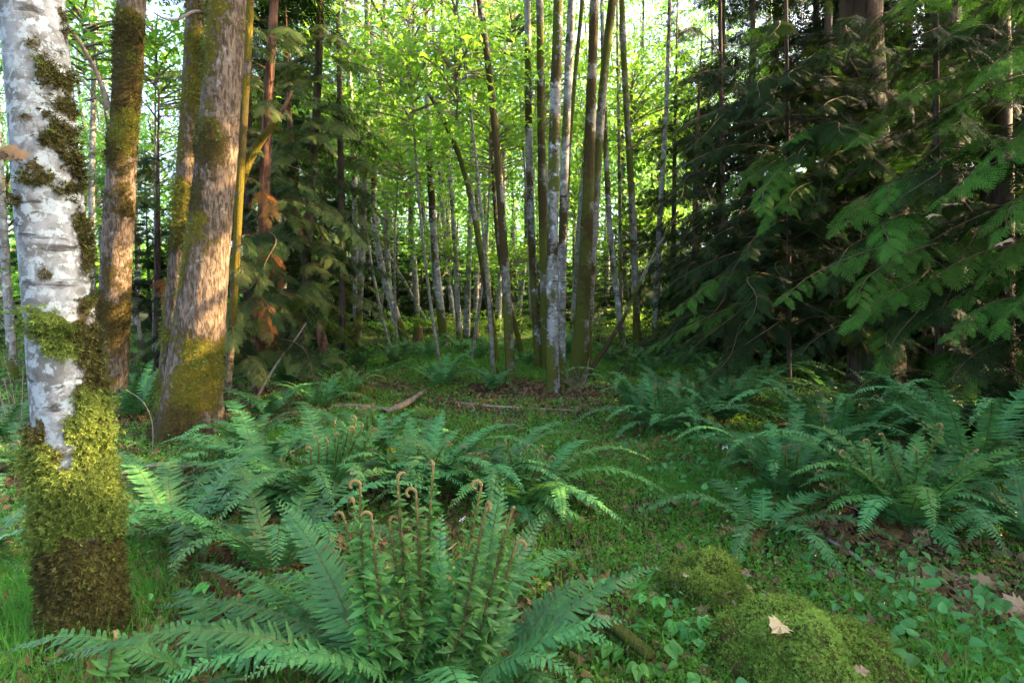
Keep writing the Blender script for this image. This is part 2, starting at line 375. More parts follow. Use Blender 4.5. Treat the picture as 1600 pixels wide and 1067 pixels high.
def px_trunk(poly, depth=None, top_h=None, jit=0.0, seed=0, taper=.9):
    """poly: (px, py, width px) from the base up, at the depth of the ground under the base; continued up to top_h metres"""
    b = G(poly[0][0], poly[0][1]) if depth is None else None
    dep = b[1] if depth is None else depth
    r = np.random.default_rng(seed); out = []
    for i, (px, py, w) in enumerate(poly):
        d = dep + (0 if i == 0 else jit*r.normal())
        p = P(px, py, d); out.append([*p, w*.5*d/F/math.sqrt(1+((px-W/2)/F)**2)])
    out[0][2] = float(terrain(out[0][0], out[0][1]))-.08
    if top_h is not None and out[-1][2] < top_h:
        a, c = A(out[-2][:3]), A(out[-1][:3]); d = unit(c-a); z0 = c[2]; rr = out[-1][3]; p = c.copy()
        while p[2] < top_h:
            d = unit(d*.85+A([0, 0, 1])*.15+A([r.normal(), r.normal(), 0])*.02); p = p+d*.8
            out.append([*p, max(.015, rr*(1-.85*(p[2]-z0)/(top_h-z0+.01)))])
    return A(out)

# ------------------------------------------------------------------ crowns
def crown_mesh(name, seed, R, ncl, per, size, tpl, mats, flat=.5, up=.7, clr=.6, core=.25, trunk_r=.06, tint_sp=.25):
    """leaf clumps spread through an ellipsoid (centre at the origin), with twigs from a stem to each clump"""
    global rng
    keep = rng; rng = np.random.default_rng(seed); m = Mesh()
    R = A(R); c = rand_dir(ncl)*(rng.random((ncl, 1))**.42); c = c[fbm(c*1.8+seed, 2, seed) > .40]
    c = c*R*(1+.25*rng.normal(size=(len(c), 1))*.5); ncl = len(c)
    for i in range(ncl):
        z0 = c[i, 2]*.8-.25*np.linalg.norm(c[i, :2]); a = A([0, 0, np.clip(z0, -R[2], R[2]*.9)])
        pts = bez(a, (a+c[i])/2+A([0, 0, .12*R[0]]), c[i], 5)
        m.add(*tube(pts, np.linspace(.022, .005, 5), 3, False), mat=1)
    N = ncl*per; o = np.repeat(c, per, 0); rr = clr*rng.uniform(.5, 1.3, (ncl, 1)); rr = np.repeat(rr, per, 0)
    d = rng.normal(size=(N, 3))*A([1, 1, flat])*.55
    p = o+d*rr; nrm = rand_dir(N, up); R_ = frames(rand_dir(N, -.25), nrm)
    t = np.clip(np.repeat(rng.random(ncl), per)*.6+rng.random(N)*.4, 0, 1)
    m.inst(tpl, R_, p, size*rng.uniform(.6, 1.25, N), tint=t)
    rng = keep
    return m.build(name, mats)
ALD = [crown_mesh('alder_crown', 40+i, (1.7, 1.7, 2.6), 62, 18, .10, T_QUAD, [M['alder_leaf'], M['twig']], .6, .5, .5) for i in range(3)]
MAP = [crown_mesh('maple_crown', 50+i, (1.5, 1.3, 1.5), 70, 26, .135, T_MAPLE_LOW, [M['maple_leaf'], M['twig']], .16, 1.3, .62) for i in range(4)]
FAR = [crown_mesh('far_crown', 60+i, (2.4, 2.4, 4.4), 150, 24, .15, T_QUAD, [M['far_leaf'], M['twig']], .7, .4, .6) for i in range(4)]

# ------------------------------------------------------------------ cedar boughs: base at the origin, tip at (L, 0, 0)
def spray_tpl(nsec=9, nter=5, wid=.020, seed=0, sl=.40, tl=.22):
    r = np.random.default_rng(seed); Q = []
    def rh(a, b, w):
        a, b = A(a), A(b); d = b-a; s = A([-d[1], d[0], 0]); s = s/(np.linalg.norm(s)+1e-9)*w
        mid = a+d*.45; Q.append([a, mid+s, b, mid-s])
    rh((0, 0, 0), (1, 0, 0), wid*.5)
    for i in range(nsec):
        for sd in (1, -1):
            x = (i+.3+(.5 if sd > 0 else 0))/(nsec+.6); l = sl*(1-x)**.75*(.45+.55*min(1, x/.18))+.03
            a = RAD(48+r.uniform(-6, 6)); d = A([math.cos(a), sd*math.sin(a), 0]); p = A([x, 0, 0])
            rh(p, p+d*l, wid*.75)
            for j in range(nter):
                t = (j+.6)/(nter+.2); lt = tl*l*(1-t)**.6+.010
                for s2 in (1, -1):
                    b = math.atan2(d[1], d[0])+s2*RAD(42); q = p+d*l*t
                    rh(q, q+A([math.cos(b), math.sin(b), 0])*lt, wid*.62)
    Q = A(Q); V = Q.reshape(-1, 3); V[:, 2] -= .16*(V[:, 0]**2)+.35*V[:, 1]**2
    return V, [np.arange(len(V)).reshape(-1, 4)]
SPRAY = [spray_tpl(10, 4, .021, s) for s in range(2)]
SPRAY_LOW = [spray_tpl(8, 0, .05, s, .5) for s in range(2)]
def bough_mesh(name, L, seed, mats, tpls, spacing=.056, droop=.17, ln=.47, hang=.55):
    global rng
    keep = rng; rng = np.random.default_rng(seed); m = Mesh()
    def ax(s): return np.stack([s*L, (.09*L)*np.sin(s*4+seed)*(s*(1-s))*4, droop*L*4*s*(1-s)*(1-.5*s)], -1)
    s = np.linspace(0, 1, 14); pts = ax(s)
    m.add(*tube(pts, np.linspace(.006*L, .002, 14), 5, False), mat=1)
    n = int(L*.88/spacing); t = np.linspace(.12, .97, n)+rng.normal(size=n)*.01; sd = np.where(np.arange(n) % 2, 1, -1)
    p = ax(t); T = unit(ax(t+.01)-ax(t-.01)); side = unit(np.cross(A([0, 0, 1.]), T))*sd[:, None]
    a = RAD(50)+rng.normal(size=n)*.22; d = T*np.cos(a)[:, None]+side*np.sin(a)[:, None]
    d[:, 2] -= hang*rng.random(n)+.10; d = unit(d)
    ll = ln*(1-.62*t)*(.5+.5*np.minimum(1, t/.3))*rng.uniform(.65, 1.2, n)
    nr = unit(A([0, 0, 1.])+rng.normal(size=(n, 3))*.33)
    h = n//2
    m.inst(tpls[0], frames(d[:h], nr[:h]), p[:h], ll[:h], tint=np.clip(t[:h]+rng.normal(size=h)*.2, 0, 1))
    m.inst(tpls[1], frames(d[h:], nr[h:]), p[h:], ll[h:], tint=np.clip(t[h:]+rng.normal(size=n-h)*.2, 0, 1))
    e = ax(A([.95])); m.inst(tpls[0], frames(A([[1, .0, -.25]]), A([[0, 0, 1.]])), e, A([ln*.55]), tint=.9)
    rng = keep
    return m.build(name, mats)
BOUGH = {}
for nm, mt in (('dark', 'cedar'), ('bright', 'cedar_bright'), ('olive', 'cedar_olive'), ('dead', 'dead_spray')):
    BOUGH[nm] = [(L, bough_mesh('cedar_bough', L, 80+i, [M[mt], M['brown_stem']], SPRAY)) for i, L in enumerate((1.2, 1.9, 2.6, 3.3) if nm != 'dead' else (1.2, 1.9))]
def conifer_crown(name, seed, h0, h1, R, nb, mats):
    r = np.random.default_rng(seed); m = Mesh(); tm = bough_low(seed)
    z = h0+(h1-h0)*np.sort(r.random(nb))
    for i in range(nb):
        az = r.uniform(0, 6.283); f = (z[i]-h0)/(h1-h0); L = R*(1-f)**.7*r.uniform(.7, 1.15)+.3
        d = A([math.cos(az), math.sin(az), -.28+.3*f]); V, Fs, t, mi = tm
        Rm = frames(d[None], A([[0, 0, 1.]]))[0]
        m.add((V*L)@Rm.T+A([0, 0, z[i]]), Fs, np.clip(t+r.normal()*.15, 0, 1))
    return m.build(name, mats)
def bough_low(seed):
    global rng
    keep = rng; rng = np.random.default_rng(seed); m = Mesh(); n = 16
    t = np.linspace(.15, .98, n); sd = np.where(np.arange(n) % 2, 1, -1); a = RAD(55)
    p = np.stack([t, 0*t, .25*t*(1-t)], -1); d = np.stack([0*t+math.cos(a), sd*math.sin(a), -.15-.5*rng.random(n)], -1)
    m.inst(SPRAY_LOW[0], frames(d, unit(A([0, 0, 1.])+rng.normal(size=(n, 3))*.4)), p, .36*(1-.55*t), tint=t)
    rng = keep
    V = np.concatenate(m.V); return V, [np.concatenate([f for f, _ in m.Fc])], np.concatenate(m.T), 0
CON = [conifer_crown('conifer_crown', 90+i, .4, 15, 3.0, 95, [M['cedar'], M['wood']]) for i in range(3)]
CEDTOP = [conifer_crown('cedar_crown', 95+i, 0, 14, 3.4, 110, [M['cedar'], M['wood']]) for i in range(2)]

# gaps in the side boughs through which the low sun reaches the left trunks
CORR = []
def sun_gap(px, py, depth, r): CORR.append((P(px, py, depth), r))
def in_gap(a, b):
    for o, r in CORR:
        for t in (.35, .7, 1.0):
            q = a+(b-a)*t-o; s = q@SUN_DIR
            if s > .7 and np.linalg.norm(q-SUN_DIR*s) < (r if s > 3 else min(r, .4)): return True
    return False
BASE_MAPLE = G(292, 688); D_MAPLE = BASE_MAPLE[1]
D_MAP2 = 8.2
sun_gap(430, 430, 10, .8); sun_gap(405, 250, 9.4, .7); sun_gap(470, 520, 11, .7)
sun_gap(325, 470, D_MAPLE, .62); sun_gap(330, 250, D_MAPLE, .35); sun_gap(205, 430, D_MAP2, 1.0); sun_gap(212, 220, D_MAP2, 1.0); sun_gap(215, 60, D_MAP2, .9)


def add_bough(parent, a, tip, kind, seed, roll=0.0, name='bough'):
    """a cedar bough from a (on the trunk) to its tip, both in world metres"""
    a, tip = A(a, ), A(tip); L = np.linalg.norm(tip-a)
    Lt, me = min(BOUGH[kind], key=lambda q: abs(q[0]-L)+.12*((seed*7+int(q[0]*10)) % 3))
    s = L/Lt; Rm = frames((tip-a)[None], A([[0, 0, 1.]]))[0]
    o = bpy.data.objects.new(name, me); COL.objects.link(o); o.parent = parent
    mat = Matrix(Rm.tolist()).to_4x4() @ Matrix.Rotation(roll, 4, 'X')
    if seed % 2: mat = mat @ Matrix.Diagonal((1, -1, 1, 1))
    mat = Matrix.Translation(Vector(a-A(parent.location))) @ mat @ Matrix.Scale(s, 4)
    o.matrix_local = mat
    return o
def cedar(label, poly, depth, z0, z1, nb, L, kinds, seed, top=None, height=16, bark='cedar_bark', group='cedars around the clearing', face=None, bare=.0, flare=.25):
    pts = px_trunk(poly, depth, height, .0, seed); base = A([pts[0, 0], pts[0, 1], pts[0, 2]+.08]); r = np.random.default_rng(seed)
    t = thing('cedar_tree', label, 'tree', base, group)
    me, surf = trunk_mesh('trunk', pts, base, 28, M[bark], .10, .05, .10, flare, noise_moss(.62, lambda V, D, h: -.05*(V[..., 2]-1), seed), seed)
    put('trunk', me, t)
    q = resample(pts, 80, False)
    k = 0
    for i in range(nb):
        z = z0+(z1-z0)*((i+r.random())/nb); j = int(np.argmin(np.abs(q[:, 2]-z))); c = q[j, :3]
        az = r.uniform(0, 2*math.pi) if face is None else RAD(r.normal(face, 65))
        l = L*r.uniform(.6, 1.15)*(1-.25*(z-z0)/(z1-z0+.01))
        tip = c+A([math.cos(az)*l, math.sin(az)*l, -l*r.uniform(.08, .42)])
        if in_gap(c, tip): continue
        if tip[2] < terrain(tip[0], tip[1])+.3: tip[2] = terrain(tip[0], tip[1])+.3+.3*r.random()
        if math.hypot(tip[0], tip[1]) < 3.6: continue
        add_bough(t, c, tip, kinds[r.integers(len(kinds))], int(r.integers(99))); k += 1
    if top is not None:
        o = put('crown', CEDTOP[seed % 2], t, A([q[np.argmin(np.abs(q[:, 2]-top)), 0], q[np.argmin(np.abs(q[:, 2]-top)), 1], top])-base); o.rotation_euler = (0, 0, seed)
        o.scale = (L/3.0, L/3.0, max(.4, (height-top)/14))
    return t, q

# ------------------------------------------------------------------ foreground white alder with moss
def hero_moss(V, D, hh):
    z = V[..., 2]; px, py = pix(V); cx = np.interp(py, [0, 200, 400, 620, 750, 900, 1005], [50, 66, 84, 102, 122, 135, 142]); u = (px-cx)/58.0
    w1 = fbm(V*A([5, 5, 7])+3, 4, 21)-.5; w2 = fbm(V*A([7, 7, 9])+9, 4, 22)-.5; w3 = fbm(V*A([22, 22, 30]), 3, 23)-.5
    py = py+120*w1+50*w3; u = u+1.1*w2+.5*w3
    def g(y0, y1, u0, u1, s=14, su=.25):
        return np.clip((py-y0)/s+.5, 0, 1)*np.clip((y1-py)/s+.5, 0, 1)*np.clip((u-u0)/su+.5, 0, 1)*np.clip((u1-u)/su+.5, 0, 1)
    n = fbm(V*A([6, 6, 9]), 4, 2)
    blobs = [(695, 835, -3, 3, 1.15), (835, 1010, -3, 3, .80), (600, 700, .12, 3, 1.15), (520, 606, .42, 3, 1.0), (478, 522, -.72, .75, 1.15), (505, 545, .1, 3, .85),
             (455, 485, .3, 3, .85), (418, 440, -.6, .1, .62), (340, 425, .62, 3, .75), (278, 304, -.75, .9, .85), (215, 285, .45, 3, .85), (176, 215, -.1, 3, .72),
             (105, 150, -.3, 3, .66), (60, 95, -.9, .2, .6), (0, 90, .7, 3, .7), (650, 700, -3, -.55, .7), (310, 340, -1.1, -.5, .6), (560, 600, -.15, .15, .5), (160, 178, -.5, .1, .55)]
    mo = np.zeros_like(z)
    for y0, y1, a, b, k in blobs: mo = np.maximum(mo, k*g(y0, y1, a, b, 26, .4))
    mo = np.where(D[..., 1] > .5, np.maximum(mo, .6), mo)
    mo = mo*(.55+.9*n)
    gr = np.maximum.reduce([g(690, 832, -3, .95, 30, .5), g(610, 695, .05, 3, 20), .8*g(478, 545, -3, .4, 14)])
    return np.clip(mo, 0, 1.3), np.clip(gr*1.1+.12*(n-.5)+.08, 0, 1)
def build_hero():
    pts = px_trunk([(142, 1005, 128), (135, 900, 128), (122, 750, 122), (103, 620, 113), (84, 400, 112), (66, 200, 110), (50, 0, 106), (28, -260, 100)], None, 13, 0, 1)
    base = A([pts[0, 0], pts[0, 1], pts[0, 2]+.08]); t = thing('alder_tree', 'thick white-barked alder at the left edge wrapped in moss below', 'tree', base)
    me, surf = trunk_mesh('trunk', pts, base, 110, M['alder_hero'], .013, .03, .0, .12, hero_moss, 1, 620)
    V, D, mo, mg = surf
    put('trunk', me, t)
    for (lab, sel, n, size, th, lim) in (('thick yellow-green shaggy moss', lambda g: (g > .45)*1., 8500, .018, .028, .42), ('dark brown stringy moss', lambda g: (g <= .45)*1., 7000, .019, .020, .45)):
        mm = moss_tufts(surf, base, n, size, sel, 'moss', th, lim)
        if mm: mm.build; put('moss', mm.build('moss', M['moss'] if 'yellow' in lab else M['moss_brown']), t, label=lab)
    o = put('crown', ALD[0], t, A(pts[-1][:3])-base+A([0, 0, -2])); o.scale = (1.3, 1.3, 1.3)
    # the curled dry leaf stuck to the bark
    p = P(24, 240, pts[0, 1]-.19); m = Mesh()
    for k in range(5):
        d = unit(A([[-1+.2*k, -.3, .25-.15*k]])); m.inst(T_MAPLE, frames(d, unit(A([[.2*k-.4, -1, .4]]))), A([[.02*k-.03, -.004*k, .012*(k % 3)-.01]]), .055, tint=.0)
    one('dead_leaf', m.build('dead_leaf', M['dead_leaf']), 'curled red-brown dead leaf clinging to the white alder trunk', 'dead leaf', p)
build_hero()

# ------------------------------------------------------------------ mossy maples on the left
def maple_moss(seed, thr=.53, left=.10, top=.03):
    return noise_moss(thr, lambda V, D, h: -left*D[..., 0]*.6+top*np.minimum(V[..., 2]-2, 2)*.3+.2*np.exp(-h/.3), seed, 2.3, 1.0)
def deciduous(name, label, poly, depth, bark, sides, seed, h=14, moss=None, crown=None, cs=1.0, cz=None, seg=.08, ridge=0., flare=.0, tufts=0, tsize=.03, group=None, rough=.05, cat='tree', jit=.0):
    pts = px_trunk(poly, depth, h, jit, seed); base = A([pts[0, 0], pts[0, 1], pts[0, 2]+.08])
    t = thing(name, label, cat, base, group)
    me, surf = trunk_mesh('trunk', pts, base, sides, M[bark], seg, rough, ridge, flare, moss, seed)
    put('trunk', me, t)
    if tufts:
        for sel, mt in ((lambda g: (g > .5)*1., 'moss'), (lambda g: (g <= .5)*1., 'moss_brown')):
            mm = moss_tufts(surf, base, tufts, tsize, sel, 'moss', .02, .5)
            if mm: put('moss', mm.build('moss', M[mt]), t)
    if crown is not None:
        z = cz if cz is not None else pts[-1, 2]-1.6*cs; j = int(np.argmin(np.abs(pts[:, 2]-z)))
        o = put('crown', crown, t, A([pts[j, 0], pts[j, 1], z])-base); o.rotation_euler = (0, 0, seed*1.7); o.scale = (cs,)*3
    return t, pts, base
big, bp, bb = deciduous('maple_tree', 'broad grey-brown furrowed maple trunk with sunlit bark and flared base', [(292, 700, 100), (293, 640, 97), (306, 560, 84), (318, 450, 75), (335, 300, 66), (348, 150, 61), (357, 0, 59), (364, -200, 55)],
    D_MAPLE, 'maple', 90, 3, 15, maple_moss(3, .46, .12), MAP[0], 1.1, 13, .02, .10, .30, 7000, .020, rough=.03)
def limb(parent, base, pts, r0, r1, mat, name='branch', sides=7, label=None, moss=None):
    p = np.c_[pts, np.linspace(r0, r1, len(pts))]; me, sf = trunk_mesh(name, p, base, sides, mat, .08, .12, 0, 0, moss, 7)
    return put(name, me, parent, label=label)
t3 = deciduous('maple_tree', 'narrower mossy maple stem pressed against the left flank of the broad maple', [(262, 690, 44), (268, 560, 42), (279, 450, 36), (288, 300, 32), (301, 150, 31), (307, 20, 30), (310, -160, 28)],
    D_MAPLE+.34, 'maple', 48, 5, 12, maple_moss(9, .42, .12), MAP[1], 1.3, 10, .04, .05, .15, 4500, .020)
m2, p2, b2 = deciduous('maple_tree', 'slim moss-banded maple trunk between the white alder and the broad maple', [(173, 648, 56), (174, 570, 52), (176, 480, 51), (188, 300, 49), (198, 150, 47), (207, 0, 46), (214, -180, 42)],
    D_MAP2, 'maple', 60, 8, 14, maple_moss(17, .465, .04), MAP[2], 1.0, 12, .04, .06, .2, 6500, .022)
d2 = D_MAP2
limb(m2, b2, A([P(172, 170, d2-.1), P(150, 110, d2-.3), P(122, 62, d2-.6), P(96, 28, d2-.8), P(70, -30, d2-1)]), .035, .012, M['twig'])
limb(m2, b2, A([P(168, 172, d2-.1), P(140, 140, d2-.2), P(112, 108, d2-.3), P(100, 80, d2-.3)]), .018, .008, M['twig'])
limb(big, bb, A([P(318, 20, D_MAPLE), P(300, 16, D_MAPLE-.2), P(270, 40, D_MAPLE-.3), P(240, 20, D_MAPLE-.4)]), .02, .008, M['twig'])
deciduous('maple_tree', 'thin moss-covered stem glowing orange along the right edge of the broad maple', [(352, 640, 12), (366, 470, 13), (376, 250, 14), (385, 100, 14), (392, 0, 14), (396, -100, 13)],
    D_MAPLE+1.6, 'maple', 20, 12, 12, maple_moss(5, .40, .0), MAP[3], 1.0, 9.5, .06)

# ------------------------------------------------------------------ the alder stand in the middle
def stand_moss(seed, thr=.56, base_h=1.2, green=.3):
    f0 = noise_moss(thr, lambda V, D, h: .22*np.clip(1-h/base_h, 0, 1)-.05*D[..., 0], seed, 2.6, .8)
    def f(V, D, h):
        a, g = f0(V, D, h); return a, np.clip(g*.6+.4*np.clip(1-h/2.2, 0, 1)+green, 0, 1)
    return f
STAND = [
 ('straight dark slender trunk rising left of the leaning pale alder', [(559, 545, 13), (566, 380, 12), (573, 200, 11), (574, 0, 10)], 'alder_mossy', .60),
 ('pale alder leaning left, its mossy foot left of the diagonal dead pole', [(637, 537, 17), (619, 490, 14), (600, 450, 13), (585, 380, 12), (582, 285, 11), (592, 170, 10), (600, 60, 9), (603, 0, 9)], 'alder', .56),
 ('thicker grey alder, first sturdy trunk right of the diagonal dead pole', [(696, 543, 20), (690, 500, 15), (681, 432, 14), (674, 300, 13), (668, 180, 12), (665, 0, 11)], 'alder', .57),
 ('thin leaning alder crossing behind the first sturdy grey trunk', [(694, 521, 9), (680, 438, 9), (659, 324, 9), (647, 198, 8), (637, 0, 8)], 'alder', .66),
 ('thin white alder, leftmost of three close pale stems', [(712, 518, 9), (707, 498, 9), (691, 324, 8), (686, 252, 8), (680, 100, 7), (676, 0, 6)], 'alder', .70),
 ('thin white alder, middle one of three close pale stems', [(717, 534, 10), (714, 440, 9), (710, 360, 9), (701, 240, 8), (695, 100, 8), (690, 0, 7)], 'alder', .68),
 ('straight pale alder, rightmost of three close pale stems', [(728, 531, 13), (731, 450, 11), (734, 384, 10), (740, 180, 10), (743, 0, 9)], 'alder', .62),
 ('curved mossy stem bending left into a leafy bough', [(779, 570, 10), (770, 510, 12), (757, 440, 13), (743, 336, 11), (725, 240, 9), (704, 180, 8), (680, 156, 6)], 'alder_mossy', .46),
 ('dark crooked mossy trunk standing just left of the tight alder clump', [(798, 593, 20), (797, 530, 17), (791, 450, 15), (782, 300, 14), (770, 150, 13), (758, 48, 13), (749, 0, 12)], 'alder_mossy', .46),
 ('short leaning mossy stem joined behind the dark crooked trunk', [(816, 554, 11), (806, 510, 10), (795, 468, 10), (785, 430, 9), (777, 380, 8), (772, 300, 7)], 'alder_mossy', .46),
 ('white alder trunk seen half hidden behind the dark crooked trunk', [(778, 522, 12), (779, 460, 11), (784, 390, 10), (788, 250, 9), (790, 100, 8)], 'alder', .70),
 ('white alder leaning right between the crooked trunk and the clump', [(808, 512, 10), (818, 420, 9), (829, 336, 9), (836, 200, 8), (842, 60, 7)], 'alder', .70),
 ('grey spotted alder, leftmost stem of the tight clump', [(842, 578, 17), (839, 520, 15), (834, 440, 14), (827, 300, 13), (824, 0, 12)], 'alder', .58),
 ('darkest moss-blackened stem inside the tight clump', [(853, 580, 16), (850, 470, 15), (847, 300, 15), (845, 150, 14), (844, 0, 14)], 'alder_mossy', .44),
 ('stout grey and mossy alder at the front of the tight clump', [(864, 611, 27), (862, 540, 22), (863, 440, 21), (864, 300, 20), (869, 120, 19), (873, 0, 18)], 'alder', .53),
 ('pale straight alder, right-hand stem of the tight clump', [(877, 604, 17), (877, 500, 15), (880, 290, 15), (887, 150, 15), (893, 0, 15), (896, -60, 14)], 'alder', .60),
 ('thin dark stem curving up right behind the tight clump', [(872, 585, 7), (884, 400, 7), (889, 200, 7), (902, 90, 7), (910, 0, 7)], 'alder_mossy', .5),
 ('thickest moss-green alder right of the tight clump, dead pole at its foot', [(903, 594, 36), (908, 540, 30), (913, 450, 25), (919, 300, 20), (923, 180, 18), (929, 0, 17)], 'alder_mossy', .42),
 ('brown-mottled alder rising close against the thickest mossy one', [(916, 585, 14), (923, 450, 15), (929, 340, 16), (938, 180, 16), (947, 60, 16), (956, 0, 15), (966, -60, 14)], 'alder_mossy', .52),
 ('broad white alder glimpsed behind the thickest mossy one', [(896, 527, 15), (901, 430, 14), (905, 360, 14), (914, 260, 12), (925, 100, 10)], 'alder', .75),
 ('grey alder leaning left, first one right of the thick mossy pair', [(977, 558, 14), (970, 500, 11), (962, 462, 10), (950, 330, 10), (945, 204, 9), (942, 80, 8)], 'alder', .60),
 ('dark mossy upright alder between two paler ones beside the right cedars', [(996, 558, 16), (994, 480, 13), (992, 390, 12), (983, 240, 12), (974, 90, 11), (971, 0, 11)], 'alder_mossy', .50),
 ('slender white alder standing at the very edge of the right cedars', [(1022, 553, 13), (1025, 450, 11), (1029, 372, 10), (1037, 240, 9), (1043, 150, 8), (1047, 0, 7)], 'alder', .66),
 ('very thin dim stem behind the grey leaning alder', [(972, 530, 5), (970, 400, 6), (967, 200, 6), (965, 100, 6)], 'alder_mossy', .6),
 ('pale trunk at the far left edge behind the white alder', [(22, 590, 22), (14, 480, 19), (4, 360, 18), (-6, 200, 17)], 'alder', .64),
 ('distant pale trunk between the white alder and the moss-banded maple', [(146, 560, 12), (142, 300, 12), (146, 170, 12), (150, 0, 11)], 'alder', .66),
 ('pale trunk standing among the left cedars', [(556, 540, 11), (556, 400, 11), (554, 270, 11), (548, 150, 11), (538, 0, 10)], 'alder', .62),
]
for i, (lab, poly, bark, thr) in enumerate(STAND):
    poly = [(x, y, w*.84) for x, y, w in poly]; thr -= .03
    short = poly[-1][1] > 140
    t, pp, bs = deciduous('alder_tree', lab, poly, None, bark, 18, 20+i, (poly[-1][1] > 250 and 7.5) or 13.5+(i % 5)*.6, stand_moss(20+i, thr), ALD[i % 3], .95+.1*(i % 4), None, .10, 0, .12, 0, group='alders of the middle stand', rough=.08, jit=.03)
    r = np.random.default_rng(i)                      # a few bare side branches
    for k in range(6):                                # dead stubs low on the stem
        zz = r.uniform(.8, 6); x_, y_ = (np.interp(zz, pp[:, 2], pp[:, q_]) for q_ in (0, 1)); c = A([x_, y_, zz]); az = r.uniform(0, 6.28); l = r.uniform(.12, .5); e = c+A([math.cos(az)*l, math.sin(az)*l, l*.35]); limb(t, bs, bez(c, (c+e)/2, e, 4), .014, .004, M['twig'], 'stub', 5)
    for k in range(3 if i % 2 else 2):
        j = r.integers(len(pp)//2, len(pp)-2); c = pp[j, :3]; az = r.uniform(0, 6.28); l = r.uniform(.6, 1.6); e = c+A([math.cos(az)*l, math.sin(az)*l, l*.8])
        limb(t, bs, bez(c, (c+e)/2+A([0, 0, -.15]), e, 6), .02, .005, M['twig'])

# ------------------------------------------------------------------ leafy understory maples
UNDER = [
 ('low maple spreading bright leaves left of the first sturdy grey trunk', 640, 110, 13, 1.2), ('layered maple foliage hanging beside the top of the crooked trunk', 712, 90, 11.3, 1.15),
 ('maple sapling with bright leaves between the three pale stems and the crooked trunk', 765, 215, 13.5, 1.0), ('maple sapling leafing out behind the leaning pale alder', 630, 260, 16, 1.2),
 ('small dim maple low down behind the three pale stems', 700, 385, 19, .9), ('low maple leaves behind the crooked trunk foot', 800, 400, 19, .9),
 ('maple leaves in front of the left cedars and the straight dark trunk', 560, 220, 15, 1.0), ('bright maple foliage behind the tight alder clump', 850, 140, 17, 1.4),
 ('maple foliage filling the gap left of the right cedars, upper one', 985, 170, 20, 1.5), ('maple foliage low in the gap left of the right cedars', 990, 350, 23, 1.3),
 ('maple leaves high behind the white alder and moss-banded maple', 130, 50, 13, 1.3), ('maple leaves behind the moss-banded maple at branch height', 245, 110, 14, 1.2),
 ('maple leaves between moss-banded maple and broad maple, lower one', 240, 245, 17, 1.1), ('sapling maple behind the white alder at mid height', 130, 300, 18, 1.2),
 ('shaded maple sapling at the far left edge', 10, 300, 15, 1.3), ('low leafy maple sapling at the left edge above the ferns', 8, 480, 12, .7),
 ('maple bough leaves above the diagonal dead pole', 600, 180, 18, 1.3), ('maple leaves between crooked trunk and tight clump', 800, 40, 14, 1.0),
 ('thin maple foliage behind the three close pale stems, upper part', 690, 230, 20, 1.5), ('maple foliage left of the thickest mossy alder, far behind', 900, 300, 26, 1.6)]
for i, (lab, px, py, dep, sc) in enumerate(UNDER):
    c = P(px, py, dep); r = np.random.default_rng(100+i); gx = c[0]+r.uniform(-.8, .8); gy = dep+r.uniform(.2, 1.0); gz = float(terrain(gx, gy))
    base = A([gx, gy, gz]); t = thing('vine_maple', lab, 'tree', base, 'leafy maples under the tall trees')
    q = bez(base-A([0, 0, .1]), base*.4+c*.6+A([r.uniform(-.5, .5), 0, -.3]), c+A([0, 0, 1.0*sc]), 9); q = np.c_[q, np.linspace(.045, .012, 9)]
    me, sf = trunk_mesh('trunk', q, base, 8, M['alder_mossy'], .15, .1, 0, 0, None, i); put('trunk', me, t)
    o = put('crown', MAP[i % 4], t, c-base); o.scale = (sc*1.15, sc*1.15, sc); o.rotation_euler = (0, 0, r.uniform(0, 6.28))

# ------------------------------------------------------------------ far trees behind the stand
LAND = [(85, 'the white foreground alder'), (190, 'the moss-banded maple'), (330, 'the broad maple'), (470, 'the left cedars'), (575, 'the straight dark trunk'), (670, 'the first sturdy grey trunk'), (735, 'the three close pale stems'),
        (785, 'the dark crooked trunk'), (860, 'the tight alder clump'), (925, 'the thickest mossy alder'), (985, 'the dark upright alder'), (1040, 'the slender white edge alder'), (1150, 'the left fringe of the right cedars'), (1350, 'the big cedar trunk'), (1500, 'the right edge cedars')]
def where(px):
    i = int(np.argmin([abs(px-a) for a, _ in LAND])); a, n = LAND[i]
    return (('just left of ' if px < a-8 else 'just right of ' if px > a+8 else 'directly behind ')+n)
used = {}
def uniq(kind, px, d, alt):
    for w in alt:
        s = f'{w} {kind} far back, {where(px)}'
        if s not in used: used[s] = 1; return s
    return s
FT = []
trk = {}
def far_trunk(i):
    if i % 4 not in trk:
        r = np.random.default_rng(i); z = np.linspace(0, 17, 12); x = np.cumsum(r.normal(size=12)*.12)
        trk[i % 4] = trunk_mesh('trunk', np.c_[x-x[0], .3*np.sin(z*.4), z-.1, .13*(1-z/20)], A([0, 0, 0]), 9, M['alder'], .4, .06, 0, .1, stand_moss(i, .56), i)[0]
    return trk[i % 4]
r = np.random.default_rng(5)
fl = [(px, d) for px in np.linspace(395, 1075, 17) for d in (24, 31, 40)] + [(px, 27+9*(k % 2)) for k, px in enumerate(np.linspace(-30, 340, 9))] + [(px, 27+7*(k % 3)) for k, px in enumerate(np.linspace(1130, 1640, 9))]
